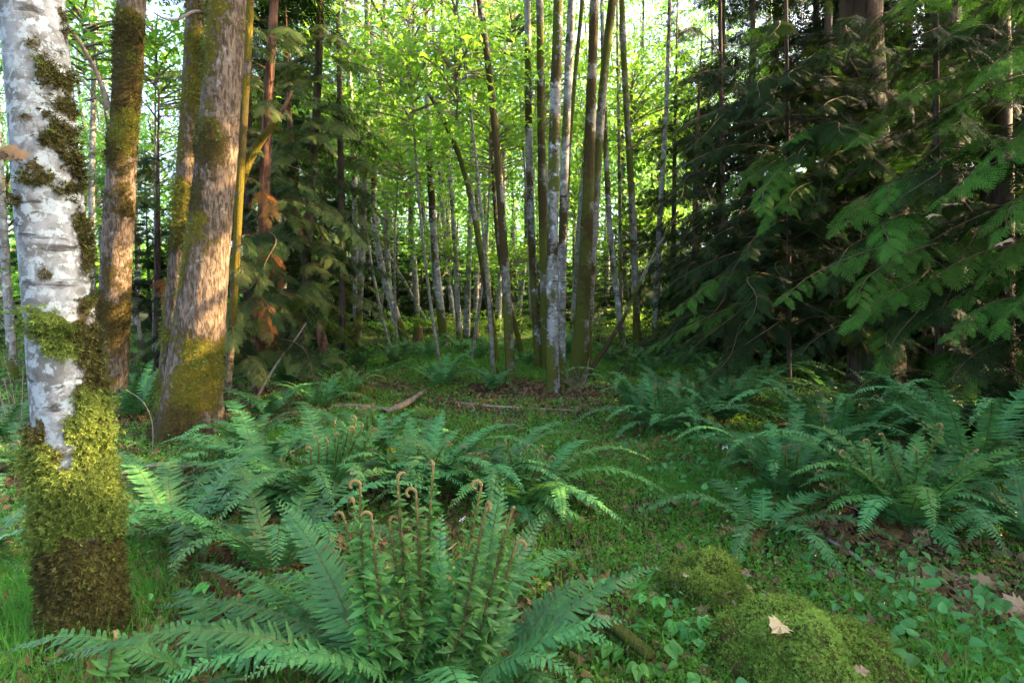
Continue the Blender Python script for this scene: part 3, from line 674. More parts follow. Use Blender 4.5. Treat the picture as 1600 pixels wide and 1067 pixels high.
for i, (px, d) in enumerate(fl):
    px = px+r.normal()*14; d = d+r.normal()*1.6
    x = (px-800)/F*d; base = A([x, d, float(terrain(x, d))])
    t = thing('alder_tree', uniq('leafy alder', px, d, ['tall', 'yellow-green', 'sunlit', 'loose-crowned', 'narrow', 'very distant']), 'tree', base, 'far leafy trees closing the view')
    put('trunk', far_trunk(i), t).rotation_euler = (0, 0, 0)
    sc = r.uniform(.8, 1.1); zc = r.uniform(7.0, 9.5)+(d-24)*.10
    o = put('crown', FAR[i % 4], t, (0, 0, zc)); o.scale = (sc, sc, sc*1.15); o.rotation_euler = (0, 0, r.uniform(0, 6.28))
    if d < 36 and i % 2:
        o = put('crown', FAR[(i+1) % 4], t, (r.uniform(-.8, .8), r.uniform(-.8, .8), zc+6.0)); o.scale = (.9, .9, .9)
cf = [(428, 17, .8), (455, 22, .9), (505, 20, .75), (540, 24, .8), (575, 28, .7), (610, 30, .62), (640, 34, .7), (675, 31, .52), (712, 36, .6), (755, 30, .50), (800, 34, .55), (840, 30, .5), (880, 37, .6), (945, 33, .52), (985, 29, .6), (1015, 24, .7), (1050, 20, .8), (585, 23, .5), (622, 25, .5), (660, 26, .55), (700, 27, .45), (745, 27, .5), (790, 26, .45), (830, 28, .5), (870, 26, .45), (915, 27, .5), (960, 25, .5), (690, 42, .9), (770, 44, .9), (850, 42, .9), (930, 44, .9), (610, 42, .9), (1000, 42, .9),
      (300, 21, .45), (235, 22, .42), (110, 23, .42), (40, 20, .42), (-30, 17, .45), (1120, 18, 1.), (1200, 17, 1.1), (1290, 19, 1.1), (1400, 17, 1.2), (1480, 20, 1.1), (1570, 16, 1.1), (1660, 14, 1.1), (1165, 14.5, .9), (1260, 15, 1.), (1340, 14, 1.), (1430, 14.5, 1.), (1520, 13.5, 1.), (1610, 12.5, 1.)]
for i, (px, d, s) in enumerate(cf):
    x = (px-800)/F*d; base = A([x, d, float(terrain(x, d))])
    t = thing('conifer_tree', uniq('dark conifer', px, d, ['shaded', 'drooping', 'dense', 'bluish', 'ragged']), 'tree', base, 'dark conifers at the back')
    hgt = s*.62
    z = np.linspace(0, 15, 6); me = trunk_mesh('trunk', np.c_[0*z, 0*z, z-.1, .16*(1-z/17)], A([0, 0, 0]), 8, M['cedar_bark'], .6, .05)[0] if i == 0 else con_tr
    con_tr = me
    put('trunk', me, t).scale = (s, s, hgt if 560 < px < 1000 else s)
    o = put('crown', CON[i % 3], t); o.rotation_euler = (0, 0, i*1.3); o.scale = (s, s, hgt if 560 < px < 1000 else s)

# ------------------------------------------------------------------ cedars: left group and the dark wall on the right
cl1, ql1 = cedar('sunlit reddish cedar trunk right of the broad maple with a mossy broken limb', [(404, 600, 24), (410, 400, 19), (417, 167, 16), (430, 0, 13)], 9.6, .5, 7.5, 80, 1.9, ['olive', 'dark', 'olive', 'olive'], 31, 7.5, 15, 'red_bark', face=275)
dl = 9.3; bl1 = A(cl1.location)
limb(cl1, bl1, A([P(372, 300, dl), P(386, 252, dl), P(402, 228, dl), P(418, 205, dl-.1), P(438, 180, dl-.15)]), .085, .035, M['maple'], 'broken_limb', 16, 'broken limb coated in golden moss', noise_moss(.40, None, 3, 3))
limb(cl1, bl1, A([P(436, 185, dl-.15), P(446, 165, dl-.2), P(456, 142, dl-.2)]), .034, .02, M['red_bark'], 'broken_limb', 10, 'bare splintered end of the broken limb')
cl2, ql2 = cedar('slim dark cedar with drooping boughs right of the reddish cedar', [(468, 575, 15), (478, 430, 14), (490, 240, 13), (499, 100, 12), (501, 0, 11)], 11.5, .5, 6.8, 85, 1.7, ['olive', 'olive', 'dark'], 32, None, 12, face=270)
cl3, ql3 = cedar('leaning rust-brown cedar stem with its foot in the open beside ferns', [(512, 575, 19), (503, 520, 14), (490, 470, 12), (478, 420, 11), (466, 360, 11), (458, 280, 10), (452, 180, 9)], None, 1.5, 6, 12, 1.5, ['olive', 'dark'], 33, None, 8, 'red_bark', flare=.1)
cl4, ql4 = cedar('small dense cedar filling the gap behind the leaning rust-brown stem', [(535, 560, 12), (533, 300, 10), (530, 100, 8), (528, 0, 6)], 13.5, .6, 5.6, 65, 1.5, ['dark', 'olive', 'olive'], 34, None, 9)
cl5, ql5 = cedar('dim cedar between moss-banded maple and broad maple', [(245, 600, 14), (246, 400, 10), (247, 210, 4)], 11.5, .3, 4.6, 60, 1.9, ['dark', 'olive'], 35, None, 5)
cl6, ql6 = cedar('shadowed cedar behind the reddish one', [(385, 560, 14), (387, 300, 12), (389, 0, 10)], 13, .5, 8, 75, 2.3, ['dark', 'dark', 'olive'], 36, 8, 15)
for i, (px, py, dep) in enumerate([(262, 480, 10.2), (425, 520, 9.2), (470, 505, 10.2), (435, 545, 9.2), (418, 345, 8.9), (440, 440, 9.0), (395, 480, 8.8)]):
    tip = P(px, py, dep); par, q = (cl5, ql5) if px < 300 else (cl1, ql1); c = q[int(np.argmin(np.abs(q[:, 2]-tip[2]-.5)))][:3]
    add_bough(par, c, tip, 'dead', i).name = 'dead_bough'

R = {}
R['big'] = cedar('massive straight cedar trunk dimly seen within the dark right-hand foliage', [(1370, 610, 92), (1362, 400, 80), (1352, 200, 74), (1346, 60, 70), (1342, -60, 66)], 9.0, 1.0, 9.5, 90, 3.2, ['dark'], 41, 11, 20, face=235)
R['back'] = cedar('second big cedar trunk half hidden right of the massive one', [(1482, 600, 60), (1480, 300, 55), (1478, 60, 52), (1476, -60, 50)], 11, .4, 9.5, 95, 3.2, ['dark'], 42, None, 15)
R['edge'] = cedar('stout cedar trunk near the right edge behind hanging sprays', [(1560, 640, 62), (1558, 400, 56), (1556, 100, 52), (1552, -60, 48)], 7.6, 1.6, 8, 70, 2.8, ['dark', 'dark', 'bright'], 43, 11, 18, face=200)
R['left'] = cedar('young cedar forming the left fringe of the dark right-hand wall', [(1135, 585, 9), (1132, 400, 8), (1128, 200, 7), (1124, 0, 6)], 10.5, .9, 9, 95, 2.2, ['dark'], 44, None, 12, face=250)
R['mid'] = cedar('dark bushy cedar left of the massive trunk', [(1235, 600, 8), (1232, 300, 7), (1228, 0, 6)], 8.2, 1.2, 8, 95, 2.3, ['dark', 'dark', 'dark', 'bright'], 45, 8, 15, face=262)
R['front'] = cedar('young cedar whose bright fan sprays reach forward over the right ferns', [(1470, 690, 16), (1466, 400, 14), (1462, 100, 10), (1460, -80, 8)], 6.4, .5, 6.5, 34, 1.6, ['bright', 'dark'], 46, 6.5, 10, face=230)
R['off'] = cedar('cedar beyond the right border whose bright sprays hang into view', [(1690, 760, 34), (1690, 400, 30), (1690, 0, 26)], 5.2, 1.4, 6, 26, 1.9, ['bright', 'dark', 'dark'], 47, 6, 15, face=190)
R['red'] = cedar('small reddish dead-looking stem under the left fringe of the right cedars', [(1098, 556, 15), (1092, 500, 12), (1086, 440, 11), (1085, 380, 10), (1088, 250, 8)], None, 2.5, 6, 8, 1.3, ['dark'], 48, None, 8, 'red_bark', flare=.1)
R['gap'] = cedar('slim cedar in the darkness between the bushy cedar and the massive trunk', [(1290, 590, 16), (1292, 300, 14), (1294, 0, 12)], 12, .3, 9, 95, 2.6, ['dark'], 49, None, 14)
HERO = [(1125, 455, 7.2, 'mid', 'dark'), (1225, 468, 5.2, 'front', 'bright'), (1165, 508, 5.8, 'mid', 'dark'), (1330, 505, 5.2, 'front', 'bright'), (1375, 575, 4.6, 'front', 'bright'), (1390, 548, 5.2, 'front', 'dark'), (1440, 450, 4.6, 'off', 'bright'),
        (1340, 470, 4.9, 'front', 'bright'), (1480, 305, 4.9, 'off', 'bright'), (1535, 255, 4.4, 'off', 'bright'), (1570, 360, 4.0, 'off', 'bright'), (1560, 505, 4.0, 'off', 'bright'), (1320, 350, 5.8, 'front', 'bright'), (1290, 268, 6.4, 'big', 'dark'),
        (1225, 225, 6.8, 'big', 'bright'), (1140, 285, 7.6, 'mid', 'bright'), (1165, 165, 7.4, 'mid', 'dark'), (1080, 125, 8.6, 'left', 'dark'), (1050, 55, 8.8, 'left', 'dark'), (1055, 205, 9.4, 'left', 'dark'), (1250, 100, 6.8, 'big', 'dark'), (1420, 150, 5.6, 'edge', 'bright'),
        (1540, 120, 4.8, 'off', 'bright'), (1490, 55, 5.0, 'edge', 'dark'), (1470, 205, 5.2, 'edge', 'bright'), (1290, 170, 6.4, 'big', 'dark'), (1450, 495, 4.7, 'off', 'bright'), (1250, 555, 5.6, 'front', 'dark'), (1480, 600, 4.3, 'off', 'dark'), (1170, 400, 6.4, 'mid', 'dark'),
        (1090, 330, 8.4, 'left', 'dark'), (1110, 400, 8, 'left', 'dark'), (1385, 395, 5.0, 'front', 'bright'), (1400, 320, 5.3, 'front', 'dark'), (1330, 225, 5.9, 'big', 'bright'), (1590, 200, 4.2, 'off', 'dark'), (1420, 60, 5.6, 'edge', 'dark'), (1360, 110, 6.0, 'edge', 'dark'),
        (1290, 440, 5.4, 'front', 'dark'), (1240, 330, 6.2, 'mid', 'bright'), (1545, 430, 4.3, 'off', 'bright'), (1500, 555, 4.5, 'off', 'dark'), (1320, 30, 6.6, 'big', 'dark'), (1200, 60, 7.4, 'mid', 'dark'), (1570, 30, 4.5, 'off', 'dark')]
for i, (px, py, dep, k, kind) in enumerate(HERO):
    t, q = R[k]; dep = dep+.7*(dep < 4.8); tip = P(px, py, dep)
    j = int(np.argmin(np.abs(q[:, 2]-(tip[2]+.45)))); c = q[j, :3]
    if np.linalg.norm(tip-c) > 2.5: c = tip+unit(c-tip)*2.5      # the hidden inner part of a very long bough
    add_bough(t, c, tip, kind, i*3+1, RAD(12)*((i % 3)-1))

# ------------------------------------------------------------------ sword ferns
def add_frond(m, pts, width, spacing, seed, mat=0, smat=1, young=False, sidev=None):
    r = np.random.default_rng(seed); pts = np.asarray(pts, float)
    n0 = 16; q = resample(pts, n0, False); L = np.linalg.norm(np.diff(q, axis=0), axis=1).sum()
    m.add(*tube(q, np.linspace(.0035, .0010, n0)*min(1.3, .5+L*.7), 4, False), mat=smat)
    n = max(6, int(L/spacing)); t = np.linspace(.10, .995, n)
    T_all = unit(np.gradient(q, axis=0)); sA = np.linspace(0, 1, n0)
    def at(tt, arr): return np.stack([np.interp(tt, sA, arr[:, k]) for k in range(3)], -1)
    prof = np.minimum(1, (t/.16)**.7)*np.clip((1-t)/.62, .0, 1)**.62
    for sd in (1, -1):
        tt = t+(.25/n if sd > 0 else -.25/n)
        p = at(tt, q); T = unit(at(tt, T_all))
        S = unit(np.cross(T, A([0, 0, 1.]))) if sidev is None else unit(sidev-(T@sidev)[:, None]*T)
        N = unit(np.cross(S, T)); N = N*np.sign(N[:, 2:3]+1e-6) if sidev is None else N
        l = width*.5*prof*r.uniform(.86, 1.08, n)+.006
        a = RAD(12)+.10*r.normal(size=n)+RAD(16)*tt; dz = r.normal(size=n)*.13+.06
        d = unit(S*sd*np.cos(a)[:, None]+T*np.sin(a)[:, None]+N*dz[:, None])
        st = np.array([0, .07, .30, .62, .86, 1.]); hw = np.array([.38, .62, .50, .42, .24, .0]); sag = .16
        w = np.minimum(spacing*.78, l*.30)
        X = frames(d, N+r.normal(size=(n, 3))*.16)
        u = l[:, None]*st[None]; zz = -(sag+.10*r.random((n, 1)))*l[:, None]*st[None]**2+.004*np.sin(st*9)[None]
        ax = np.where(sd > 0, 1, 1)
        off = (T*1.0)
        mid = p[:, None]+X[:, None, :, 0]*u[..., None]+X[:, None, :, 2]*zz[..., None]+off[:, None]*(l[:, None]*.10*st[None]**2)[..., None]
        yy = X[:, None, :, 1]*(w[:, None]*hw[None])[..., None]
        V = np.stack([mid+yy, mid-yy], 2).reshape(n, -1, 3)       # n, 12, 3
        b = (np.arange(n)*12)[:, None, None]
        Fq = A([(2*i, 2*i+1, 2*i+3, 2*i+2) for i in range(5)])[None]+b
        m.add(V.reshape(-1, 3), Fq.reshape(-1, 4), np.repeat(np.clip(r.normal(.5, .2, n), 0, 1), 12), mat)
def arch(base, tip, lift, n=18, bow=0.0):
    base, tip = A(base), A(tip); mid = base*.55+tip*.45+A([0, 0, lift]); s = unit(np.cross(tip-base, A([0, 0, 1.])))
    return bez(base, mid+s*bow, tip, n)
FERN_M = [M['fern'], M['rachis']]; YOUNG_M = [M['fern_young'], M['fiddle']]
def add_fiddle(m, base, tip, seed, head=1.0, leafy=1.0, out=None):
    """an unrolling fiddlehead: scaly stem, curled tip, small young leaflets up its sides"""
    r = np.random.default_rng(seed); base, tip = A(base), A(tip)
    c = bez(base, (base+tip)/2+A([r.normal()*.02, r.normal()*.02, .05]), tip, 16); T = unit(c[-1]-c[-3])
    o = rand_dir(1)[0]*A([1, .4, .1]) if out is None else A(out); o = unit(o-T*(o@T))
    pts = list(c); th = 0; p = c[-1].copy(); ds = .0060*head; tot = r.uniform(1.6, 5.6); rho = .024*head
    while th < tot:
        th += ds/rho; rho = max(.007*head, rho*.955); p = p+(T*math.cos(th)+o*math.sin(th))*ds; pts.append(p.copy())
    pts = A(pts); n = len(pts); rad = np.r_[np.linspace(.0052, .0040, 16), np.linspace(.0058, .0046, n-16)]*head*1.30
    m.add(*tube(pts, rad, 6, True), np.repeat(np.r_[np.linspace(.2, .85, 16), np.ones(n-16)], 6), mat=1)
    L = np.linalg.norm(tip-base); k = max(6, int(L*78*leafy)); q = resample(c, 16, False); t = np.linspace(.15, .97, k)
    pos = np.stack([np.interp(t, np.linspace(0, 1, 16), q[:, j]) for j in range(3)], -1)
    S = unit(np.cross(T, unit(A([.15, 1, 0]))))
    for sd in (1, -1):
        d = unit(S[None]*sd+T[None]*(.35+.3*t[:, None])+rng.normal(size=(k, 3))*.35-A([[0, .5, 0]])*rng.random((k, 1)))
        l = (.078*(1-t)**.6+.015)*rng.uniform(.7, 1.2, k)
        m.inst(strip_leaf([(0, .14), (.3, .17), (.7, .12), (1, .0)], .2, .5), frames(d, rand_dir(k, .4)), pos, l, mat=0)
fern_i = [0]
def fern(label, base, L, nf, fronds=(), fid=(), az=None, width=.15, spacing=.021, nfid=0, fidh=.5, group='sword ferns of the clearing', single=False, rise=(.05, .55), head=1.0, young=False):
    fern_i[0] += 1; sd = fern_i[0]*31; r = np.random.default_rng(sd); base = A(base)
    jobs = []
    for f in fronds:
        tip, lift = f[0], f[1]; b0 = A(f[2]) if len(f) > 2 and f[2] is not None else base+r.normal(size=3)*A([.03, .03, 0]); jobs.append((arch(b0, tip, lift, 18, r.normal()*.05), f[3] if len(f) > 3 else None, len(f) > 4))
    for i in range(nf):
        a = (i+r.random()*.8)/nf*2*math.pi if az is None else RAD(r.uniform(*az)); l = L*r.uniform(.75, 1.35); up = r.uniform(*rise)
        tip = base+A([math.cos(a)*l*.82, math.sin(a)*l*.82, 0]); tip[2] = max(terrain(tip[0], tip[1])+.04, base[2])+l*up*.75
        jobs.append((arch(base+A([math.cos(a), math.sin(a), 0])*.04, tip, l*(.30+.35*up), 18, r.normal()*.08*l), None, False))
    fids = [(A(b), A(tp)) for b, tp in fid]
    for i in range(nfid):
        b = base+A([r.normal()*.05, r.normal()*.05, 0]); fids.append((b, b+A([r.normal()*.16, r.normal()*.14, 1])*fidh*r.uniform(.6, 1.1)))
    dist = base[1]
    if single:
        m = Mesh()
        for k, (p, w, fc) in enumerate(jobs): add_frond(m, p-base, w or width*r.uniform(.85, 1.1), spacing, sd+k)
        for k, (b, tp) in enumerate(fids): add_fiddle(m, b-base, tp-base, sd+k+500, head, .5)
        return one('sword_fern', m.build('sword_fern', FERN_M), label, 'fern', base, group)
    t = thing('sword_fern', label, 'fern', base, group)
    for k, (p, w, fc) in enumerate(jobs):
        m = Mesh(); add_frond(m, p-base, (w or width*r.uniform(.85, 1.12))*1.15, spacing*(1.18 if dist < 3.3 else 1.05), sd+k, sidev=A([1., .15, 0]) if fc else None); put('frond', m.build('frond', YOUNG_M if young and k % 2 else FERN_M), t)
    for k in range(3):                                   # collapsed old fronds round the foot
        a = r.uniform(0, 6.28); l = L*r.uniform(.45, .8); e = base+A([math.cos(a)*l, math.sin(a)*l, 0]); e[2] = terrain(e[0], e[1])+.03
        m = Mesh(); add_frond(m, arch(base, e, .12)-base, width*.8, spacing*1.3, sd+k+900); put('withered_frond', m.build('withered_frond', [M['fern_dead'], M['fern_dead']]), t)
    for k, (b, tp) in enumerate(fids):
        m = Mesh(); add_fiddle(m, b-base, tp-base, sd+k+500, head); put('fiddlehead', m.build('fiddlehead', YOUNG_M), t)
    return t
def tips(dep, lst): return [(P(px, py, dep+dd), lift) for px, py, dd, lift in lst]

def GB(px, py, dz=.02): g = G(px, py); g[2] += dz; return g
# the big fern at the bottom edge
B1 = A([-.37, 2.10, 0]); B1[2] = terrain(B1[0], B1[1])+.02
fr = [(P(66, 1042, 1.90), .46, None, .19), (P(432, 783, 2.45), .20, P(585, 1090, 2.15), .20, 1), (P(785, 742, 2.30), .10, P(728, 1090, 2.1), .17, 1), (P(1036, 884, 2.25), .24, P(760, 1090, 2.05), .17), (P(975, 968, 1.95), .18, P(750, 1090, 2.0), .16),
      (P(235, 950, 2.5), .34, None, .17), (P(300, 880, 2.9), .34, None, .16), (P(570, 830, 2.6), .16, None, .15, 1), (P(690, 800, 2.5), .12, P(690, 1080, 2.15), .14, 1), (P(380, 1062, 1.7), .30, None, .17), (P(900, 1060, 1.8), .22, P(720, 1100, 1.95), .16),
      (P(240, 1075, 1.8), .36, None, .17), (P(855, 800, 2.5), .2, P(740, 1080, 2.15), .15, 1), (P(640, 890, 2.3), .12, None, .13, 1)]
fd = [(563, 758, 590), (621, 748, 640), (553, 785, 610), (536, 805, 585), (580, 806, 620), (609, 815, 640), (664, 822, 660), (752, 760, 690), (760, 790, 700), (800, 798, 720), (735, 850, 690), (630, 862, 660), (738, 950, 680), (806, 850, 730), (650, 770, 660), (677, 728, 655), (172, 1000, 160)]
fid = [(P(bx, 1110, 2.1+.02*(k % 3)), P(x, y, 2.12+.05*(k % 4))) for k, (x, y, bx) in enumerate(fd[:-1])]
fern('largest fern at the bottom edge with tall tan fiddleheads and a long arching left frond', B1, .9, 5, fr, fid, None, .17, .0185, head=1.0, rise=(.2, .6))
fern('fern crowding behind the largest bottom fern, its fronds crossing leftward', GB(430, 905), .95, 13, (), (), None, .17, .022, rise=(.15, .55))
fern('fern at the bottom left corner under the long arching frond', GB(330, 1075), .7, 10, (), (), None, .16, .0185, rise=(.0, .2))
fern('fern filling the bottom edge right of the tall fiddleheads', GB(790, 1062), .55, 9, (), (), None, .16, .0185, rise=(.05, .45))
m = Mesh(); b = P(165, 1080, 1.95); add_fiddle(m, A([0, 0, 0]), P(180, 998, 1.95)-b, 77, .9); one('fiddlehead', m.build('fiddlehead', YOUNG_M), 'single fiddlehead at the foot of the white alder', 'fern shoot', b)

fern('fern between the wide left-sweeping fern and the broad maple foot', GB(410, 745), 1.1, 14, (), (), None, .17, .026, rise=(.1, .5))
fern('fern close right of the white alder moss with flat fronds', GB(280, 850), 1.05, 13, (), (), None, .17, .023, rise=(.05, .4))
fern('fern between the bluish raised fronds and the drooping path-side fern', GB(745, 790), 1.0, 14, (), (), None, .17, .023, rise=(.15, .55), nfid=4)
fern('fern on the slope below the moss-streaked log', GB(580, 720), 1.0, 13, (), (), None, .16, .027, rise=(.1, .5), nfid=7, fidh=.55)
B2 = GB(505, 800); d = B2[1]
fern('wide fern with long flat fronds sweeping left toward the white alder', B2, 1.2, 13, tips(d, [(176, 737, .2, .42), (186, 765, .0, .36), (192, 835, -.25, .30), (200, 800, -.1, .34), (236, 884, -.5, .30), (258, 702, .5, .42), (310, 688, .7, .40), (345, 740, .2, .36), (205, 850, -.4, .32), (240, 790, -.2, .38)]),
     [(B2+A([.02*k-.1, .03*(k % 3), 0]), P(x, y, d+.05*(k % 3))) for k, (x, y) in enumerate([(486, 702), (497, 685), (478, 720), (462, 745), (512, 690), (524, 660), (530, 680), (545, 670), (556, 655), (566, 668), (582, 672), (455, 710), (440, 722), (575, 700)])], None, .17, .023, rise=(.1, .5))
B3 = GB(655, 790); d = B3[1]
fern('fern with raised bluish fronds reaching up right beside the mossy log', B3, 1.1, 11, tips(d, [(724, 668, .5, .28), (692, 638, .8, .26), (640, 650, .9, .3), (805, 702, .3, .34), (600, 690, .5, .34), (730, 745, -.4, .3), (585, 760, -.4, .34), (760, 690, .6, .35), (690, 800, -.6, .22)]), (), None, .17, .022, nfid=3, rise=(.2, .6))
B4 = GB(815, 800); d = B4[1]
fern('fern left of the path with drooping fronds and a tuft of young yellow-green shoots', B4, 1.0, 13, tips(d, [(975, 842, -.1, .46), (885, 885, -.35, .44), (920, 868, -.3, .48), (935, 770, .2, .44), (845, 880, -.35, .36), (945, 800, .1, .42), (790, 870, -.3, .36), (900, 735, .5, .40), (955, 870, -.2, .42)]),
     [(B4+A([.02*k-.12, .05*(k % 2), 0]), P(x, y, d+.12)) for k, (x, y) in enumerate([(815, 712), (825, 698), (800, 720), (835, 705), (762, 722), (812, 745), (848, 700), (790, 690), (860, 715)])], None, .17, .022, rise=(.1, .45), young=True)
B13 = GB(1225, 785); d = B13[1]
fern('upright fern in front of the white flower head on the right', B13, .95, 14, tips(d, [(1140, 690, .1, .3), (1178, 700, 0, .25), (1215, 690, .1, .2), (1130, 730, -.1, .34), (1265, 700, .1, .2), (1300, 705, .2, .3), (1145, 775, -.2, .3)]), (), None, .15, .022, nfid=3, fidh=.45, rise=(.3, .7))
B14 = GB(1415, 830); d = B14[1]
fern('largest right-hand fern with bright upright shoots and tan fiddleheads', B14, 1.15, 14, tips(d, [(1185, 693, .5, .55), (1230, 665, .8, .5), (1560, 872, -.3, .36), (1590, 885, -.25, .34), (1500, 880, -.45, .3), (1600, 770, .1, .46), (1250, 760, -.1, .42), (1330, 690, .5, .4), (1520, 700, .5, .4), (1440, 670, .4, .2), (1620, 820, -.1, .4), (1290, 800, -.2, .34)]),
     [(B14+A([.03*k-.18, .03*(k % 3), 0]), P(x, y, d+.05*(k % 3)-.05)) for k, (x, y) in enumerate([(1318, 705), (1358, 690), (1405, 720), (1472, 668), (1490, 765), (1512, 722), (1522, 705), (1285, 735), (1288, 760), (1432, 705), (1380, 680), (1450, 730), (1345, 735)])], None, .17, .023, rise=(.2, .6), young=True)
fern('fern filling the shade between the big right fern and the dark one', GB(1300, 735), 1.3, 18, (), (), None, .17, .026, rise=(.35, .8), nfid=4, fidh=.55)
fern('dense fern behind the shiny right border fronds', GB(1520, 775), 1.35, 18, (), (), None, .17, .026, rise=(.35, .8), nfid=3, fidh=.5)
fern('fern low at the left end of the right-hand ferns beside the nettles', GB(1180, 735), .9, 13, (), (), None, .16, .026, rise=(.1, .5))
fern('dim fern at the back of the right ferns under drooping cedar', GB(1320, 655), 1.2, 15, (), (), None, .18, .032, rise=(.2, .6))
fern('fern at the right border with shiny fronds pointing right', GB(1610, 860), 1.0, 9, tips(G(1610, 860)[1], [(1480, 770, .3, .5), (1500, 830, 0, .45), (1560, 720, .4, .5), (1470, 845, -.2, .4)]), (), None, .17, .023)
B15 = GB(1400, 690); d = B15[1]
fern('dark fern backed by cedar shade with fronds fanned up and right', B15, 1.3, 18, tips(d, [(1325, 575, .4, .3), (1345, 588, .5, .2), (1600, 655, .3, .5), (1535, 612, .5, .45), (1470, 600, .6, .3), (1590, 690, 0, .5), (1220, 625, .2, .5), (1290, 600, .6, .4), (1520, 580, .8, .3), (1390, 570, .8, .1)]),
     [(B15+A([.05*k-.3, .0, 0]), P(x, y, d+.05)) for k, (x, y) in enumerate([(1238, 610), (1262, 615), (1278, 612), (1287, 610), (1344, 610), (1355, 625), (1362, 622), (1330, 632), (1385, 625)])], None, .18, .027, rise=(.1, .5))
fern('fern spreading under the lowest cedar sprays at far right', GB(1550, 690), 1.3, 18, (), (), None, .18, .027, nfid=2)
B12 = GB(1040, 682); d = B12[1]
fern('fern with pale fiddleheads standing beside broad nettle leaves in mid clearing', B12, 1.25, 17, tips(d, [(1128, 620, .3, .5), (1115, 640, .1, .5), (978, 660, -.1, .45), (955, 690, -.4, .4), (960, 610, .5, .5), (1000, 580, .7, .4), (1060, 575, .8, .4)]),
     [(B12+A([.03*k-.1, 0, 0]), P(x, y, d)) for k, (x, y) in enumerate([(1022, 602), (1034, 606), (1045, 598), (1055, 603), (1063, 600)])], None, .17, .027, nfid=0)
fern('dense dark fern clump just left of the fiddlehead fern in mid clearing', GB(1000, 660), 1.15, 16, (), (), None, .18, .03, rise=(.2, .65))
fern('tall fern rising into the lowest sprays behind the nettles', GB(1130, 665), 1.2, 16, (), (), None, .18, .03, rise=(.3, .75), nfid=3, fidh=.6)
fern('low fern lying along the ground before the upright right-hand fern', GB(1190, 835), .8, 7, tips(G(1190, 835)[1], [(1105, 850, -.1, .1), (1120, 870, -.2, .1), (1290, 830, 0, .12), (1260, 870, -.2, .1)]), (), None, .16, .022, rise=(.02, .12))
fern('fern tucked between the broad maple and the moss-banded maple', GB(215, 655), 1.1, 12, tips(G(215, 655)[1], [(160, 598, -.2, .35), (262, 570, .5, .4), (240, 560, .6, .3), (190, 640, -.3, .2)]), (), None, .17, .03)
fern('upper fern right of the broad maple with layered arching fronds', GB(452, 602), 1.25, 12, tips(G(452, 602)[1], [(348, 560, 0, .55), (362, 575, -.2, .5), (345, 600, -.3, .4), (372, 548, .4, .5), (480, 560, .3, .4)]), (), None, .19, .034)
fern('lower fern right of the broad maple hugging the leaf litter', GB(420, 655), 1.0, 11, tips(G(420, 655)[1], [(345, 625, 0, .3), (340, 648, -.2, .25), (350, 672, -.3, .2)]), (), None, .17, .03)
fern('yellowish young fern in the light right of the leaning rust-brown stem', GB(540, 625), .8, 12, (), (), None, .14, .03, nfid=7, fidh=.5, rise=(.3, .7), young=True)
fern('fern at the left border behind the white alder', GB(12, 690), 1.0, 12, (), (), None, .17, .028)
fern('pale frond fern in the grass left of the white alder foot', GB(-60, 905), .8, 7, tips(G(-60, 905)[1], [(62, 868, .1, .25), (40, 905, -.1, .2)]), (), None, .15, .022)
fern('thin fern behind the white alder moss on the left', GB(45, 740), .9, 11, (), (), None, .15, .026, nfid=2, fidh=.35)
fern('fern right of the broad maple foot on the slope', GB(385, 705), .85, 10, (), (), None, .15, .026, nfid=4, fidh=.35)
FAR_F = [('broad low fern on the brown litter left of the crooked trunk', 690, 606, 1.3), ('fern in front of the leaning pale alder foot', 618, 572, 1.2), ('dark upright fern tuft behind the mossy curved stem', 748, 562, 1.0), ('fern left of the leaning pale alder in shade', 560, 578, 1.2),
         ('fern behind the diagonal pole foot', 668, 560, .9), ('fern right of the thickest mossy alder', 955, 568, 1.1), ('fern below the slender white edge alder', 1015, 585, 1.1), ('fern in shade below the small reddish stem', 1120, 598, 1.2), ('large dim fern under the bushy right cedar', 1190, 606, 1.3),
         ('dim fern between bushy cedar and massive trunk', 1280, 602, 1.2), ('fern just left of the tight clump base', 822, 574, .8), ('small fern behind the tight clump', 892, 556, 1.0), ('fern beside the broken stump', 640, 556, .8), ('fern at the foot of the first sturdy grey trunk', 720, 552, .8), ('fern far back beside the right-hand white alder', 1045, 560, 1.0),
         ('fern under the left cedars near the reddish trunk', 430, 570, 1.1), ('fern under the left cedars beside the rust-brown stem', 490, 590, 1.0), ('fern in the dim gap left of the broad maple', 255, 590, 1.0), ('fern in shade at the left behind the moss-banded maple', 130, 600, 1.1), ('fern at the far right under the edge cedar', 1600, 650, 1.1), ('fern left of the mossy log on the slope', 500, 640, .9),
         ('small fern in front of the tight clump on the litter', 770, 610, .7), ('fern low in the far grass left of the clump', 800, 548, .8), ('dim fern below the red stem at cedar edge', 1070, 575, 1.1), ('fern under the bushy right cedar nearer the path', 1150, 640, 1.1)]
for lab, px, py, L in FAR_F: fern(lab, GB(px, py), L, 14, (), (), None, .19, .045, nfid=2, fidh=.4, single=True, rise=(.1, .6))

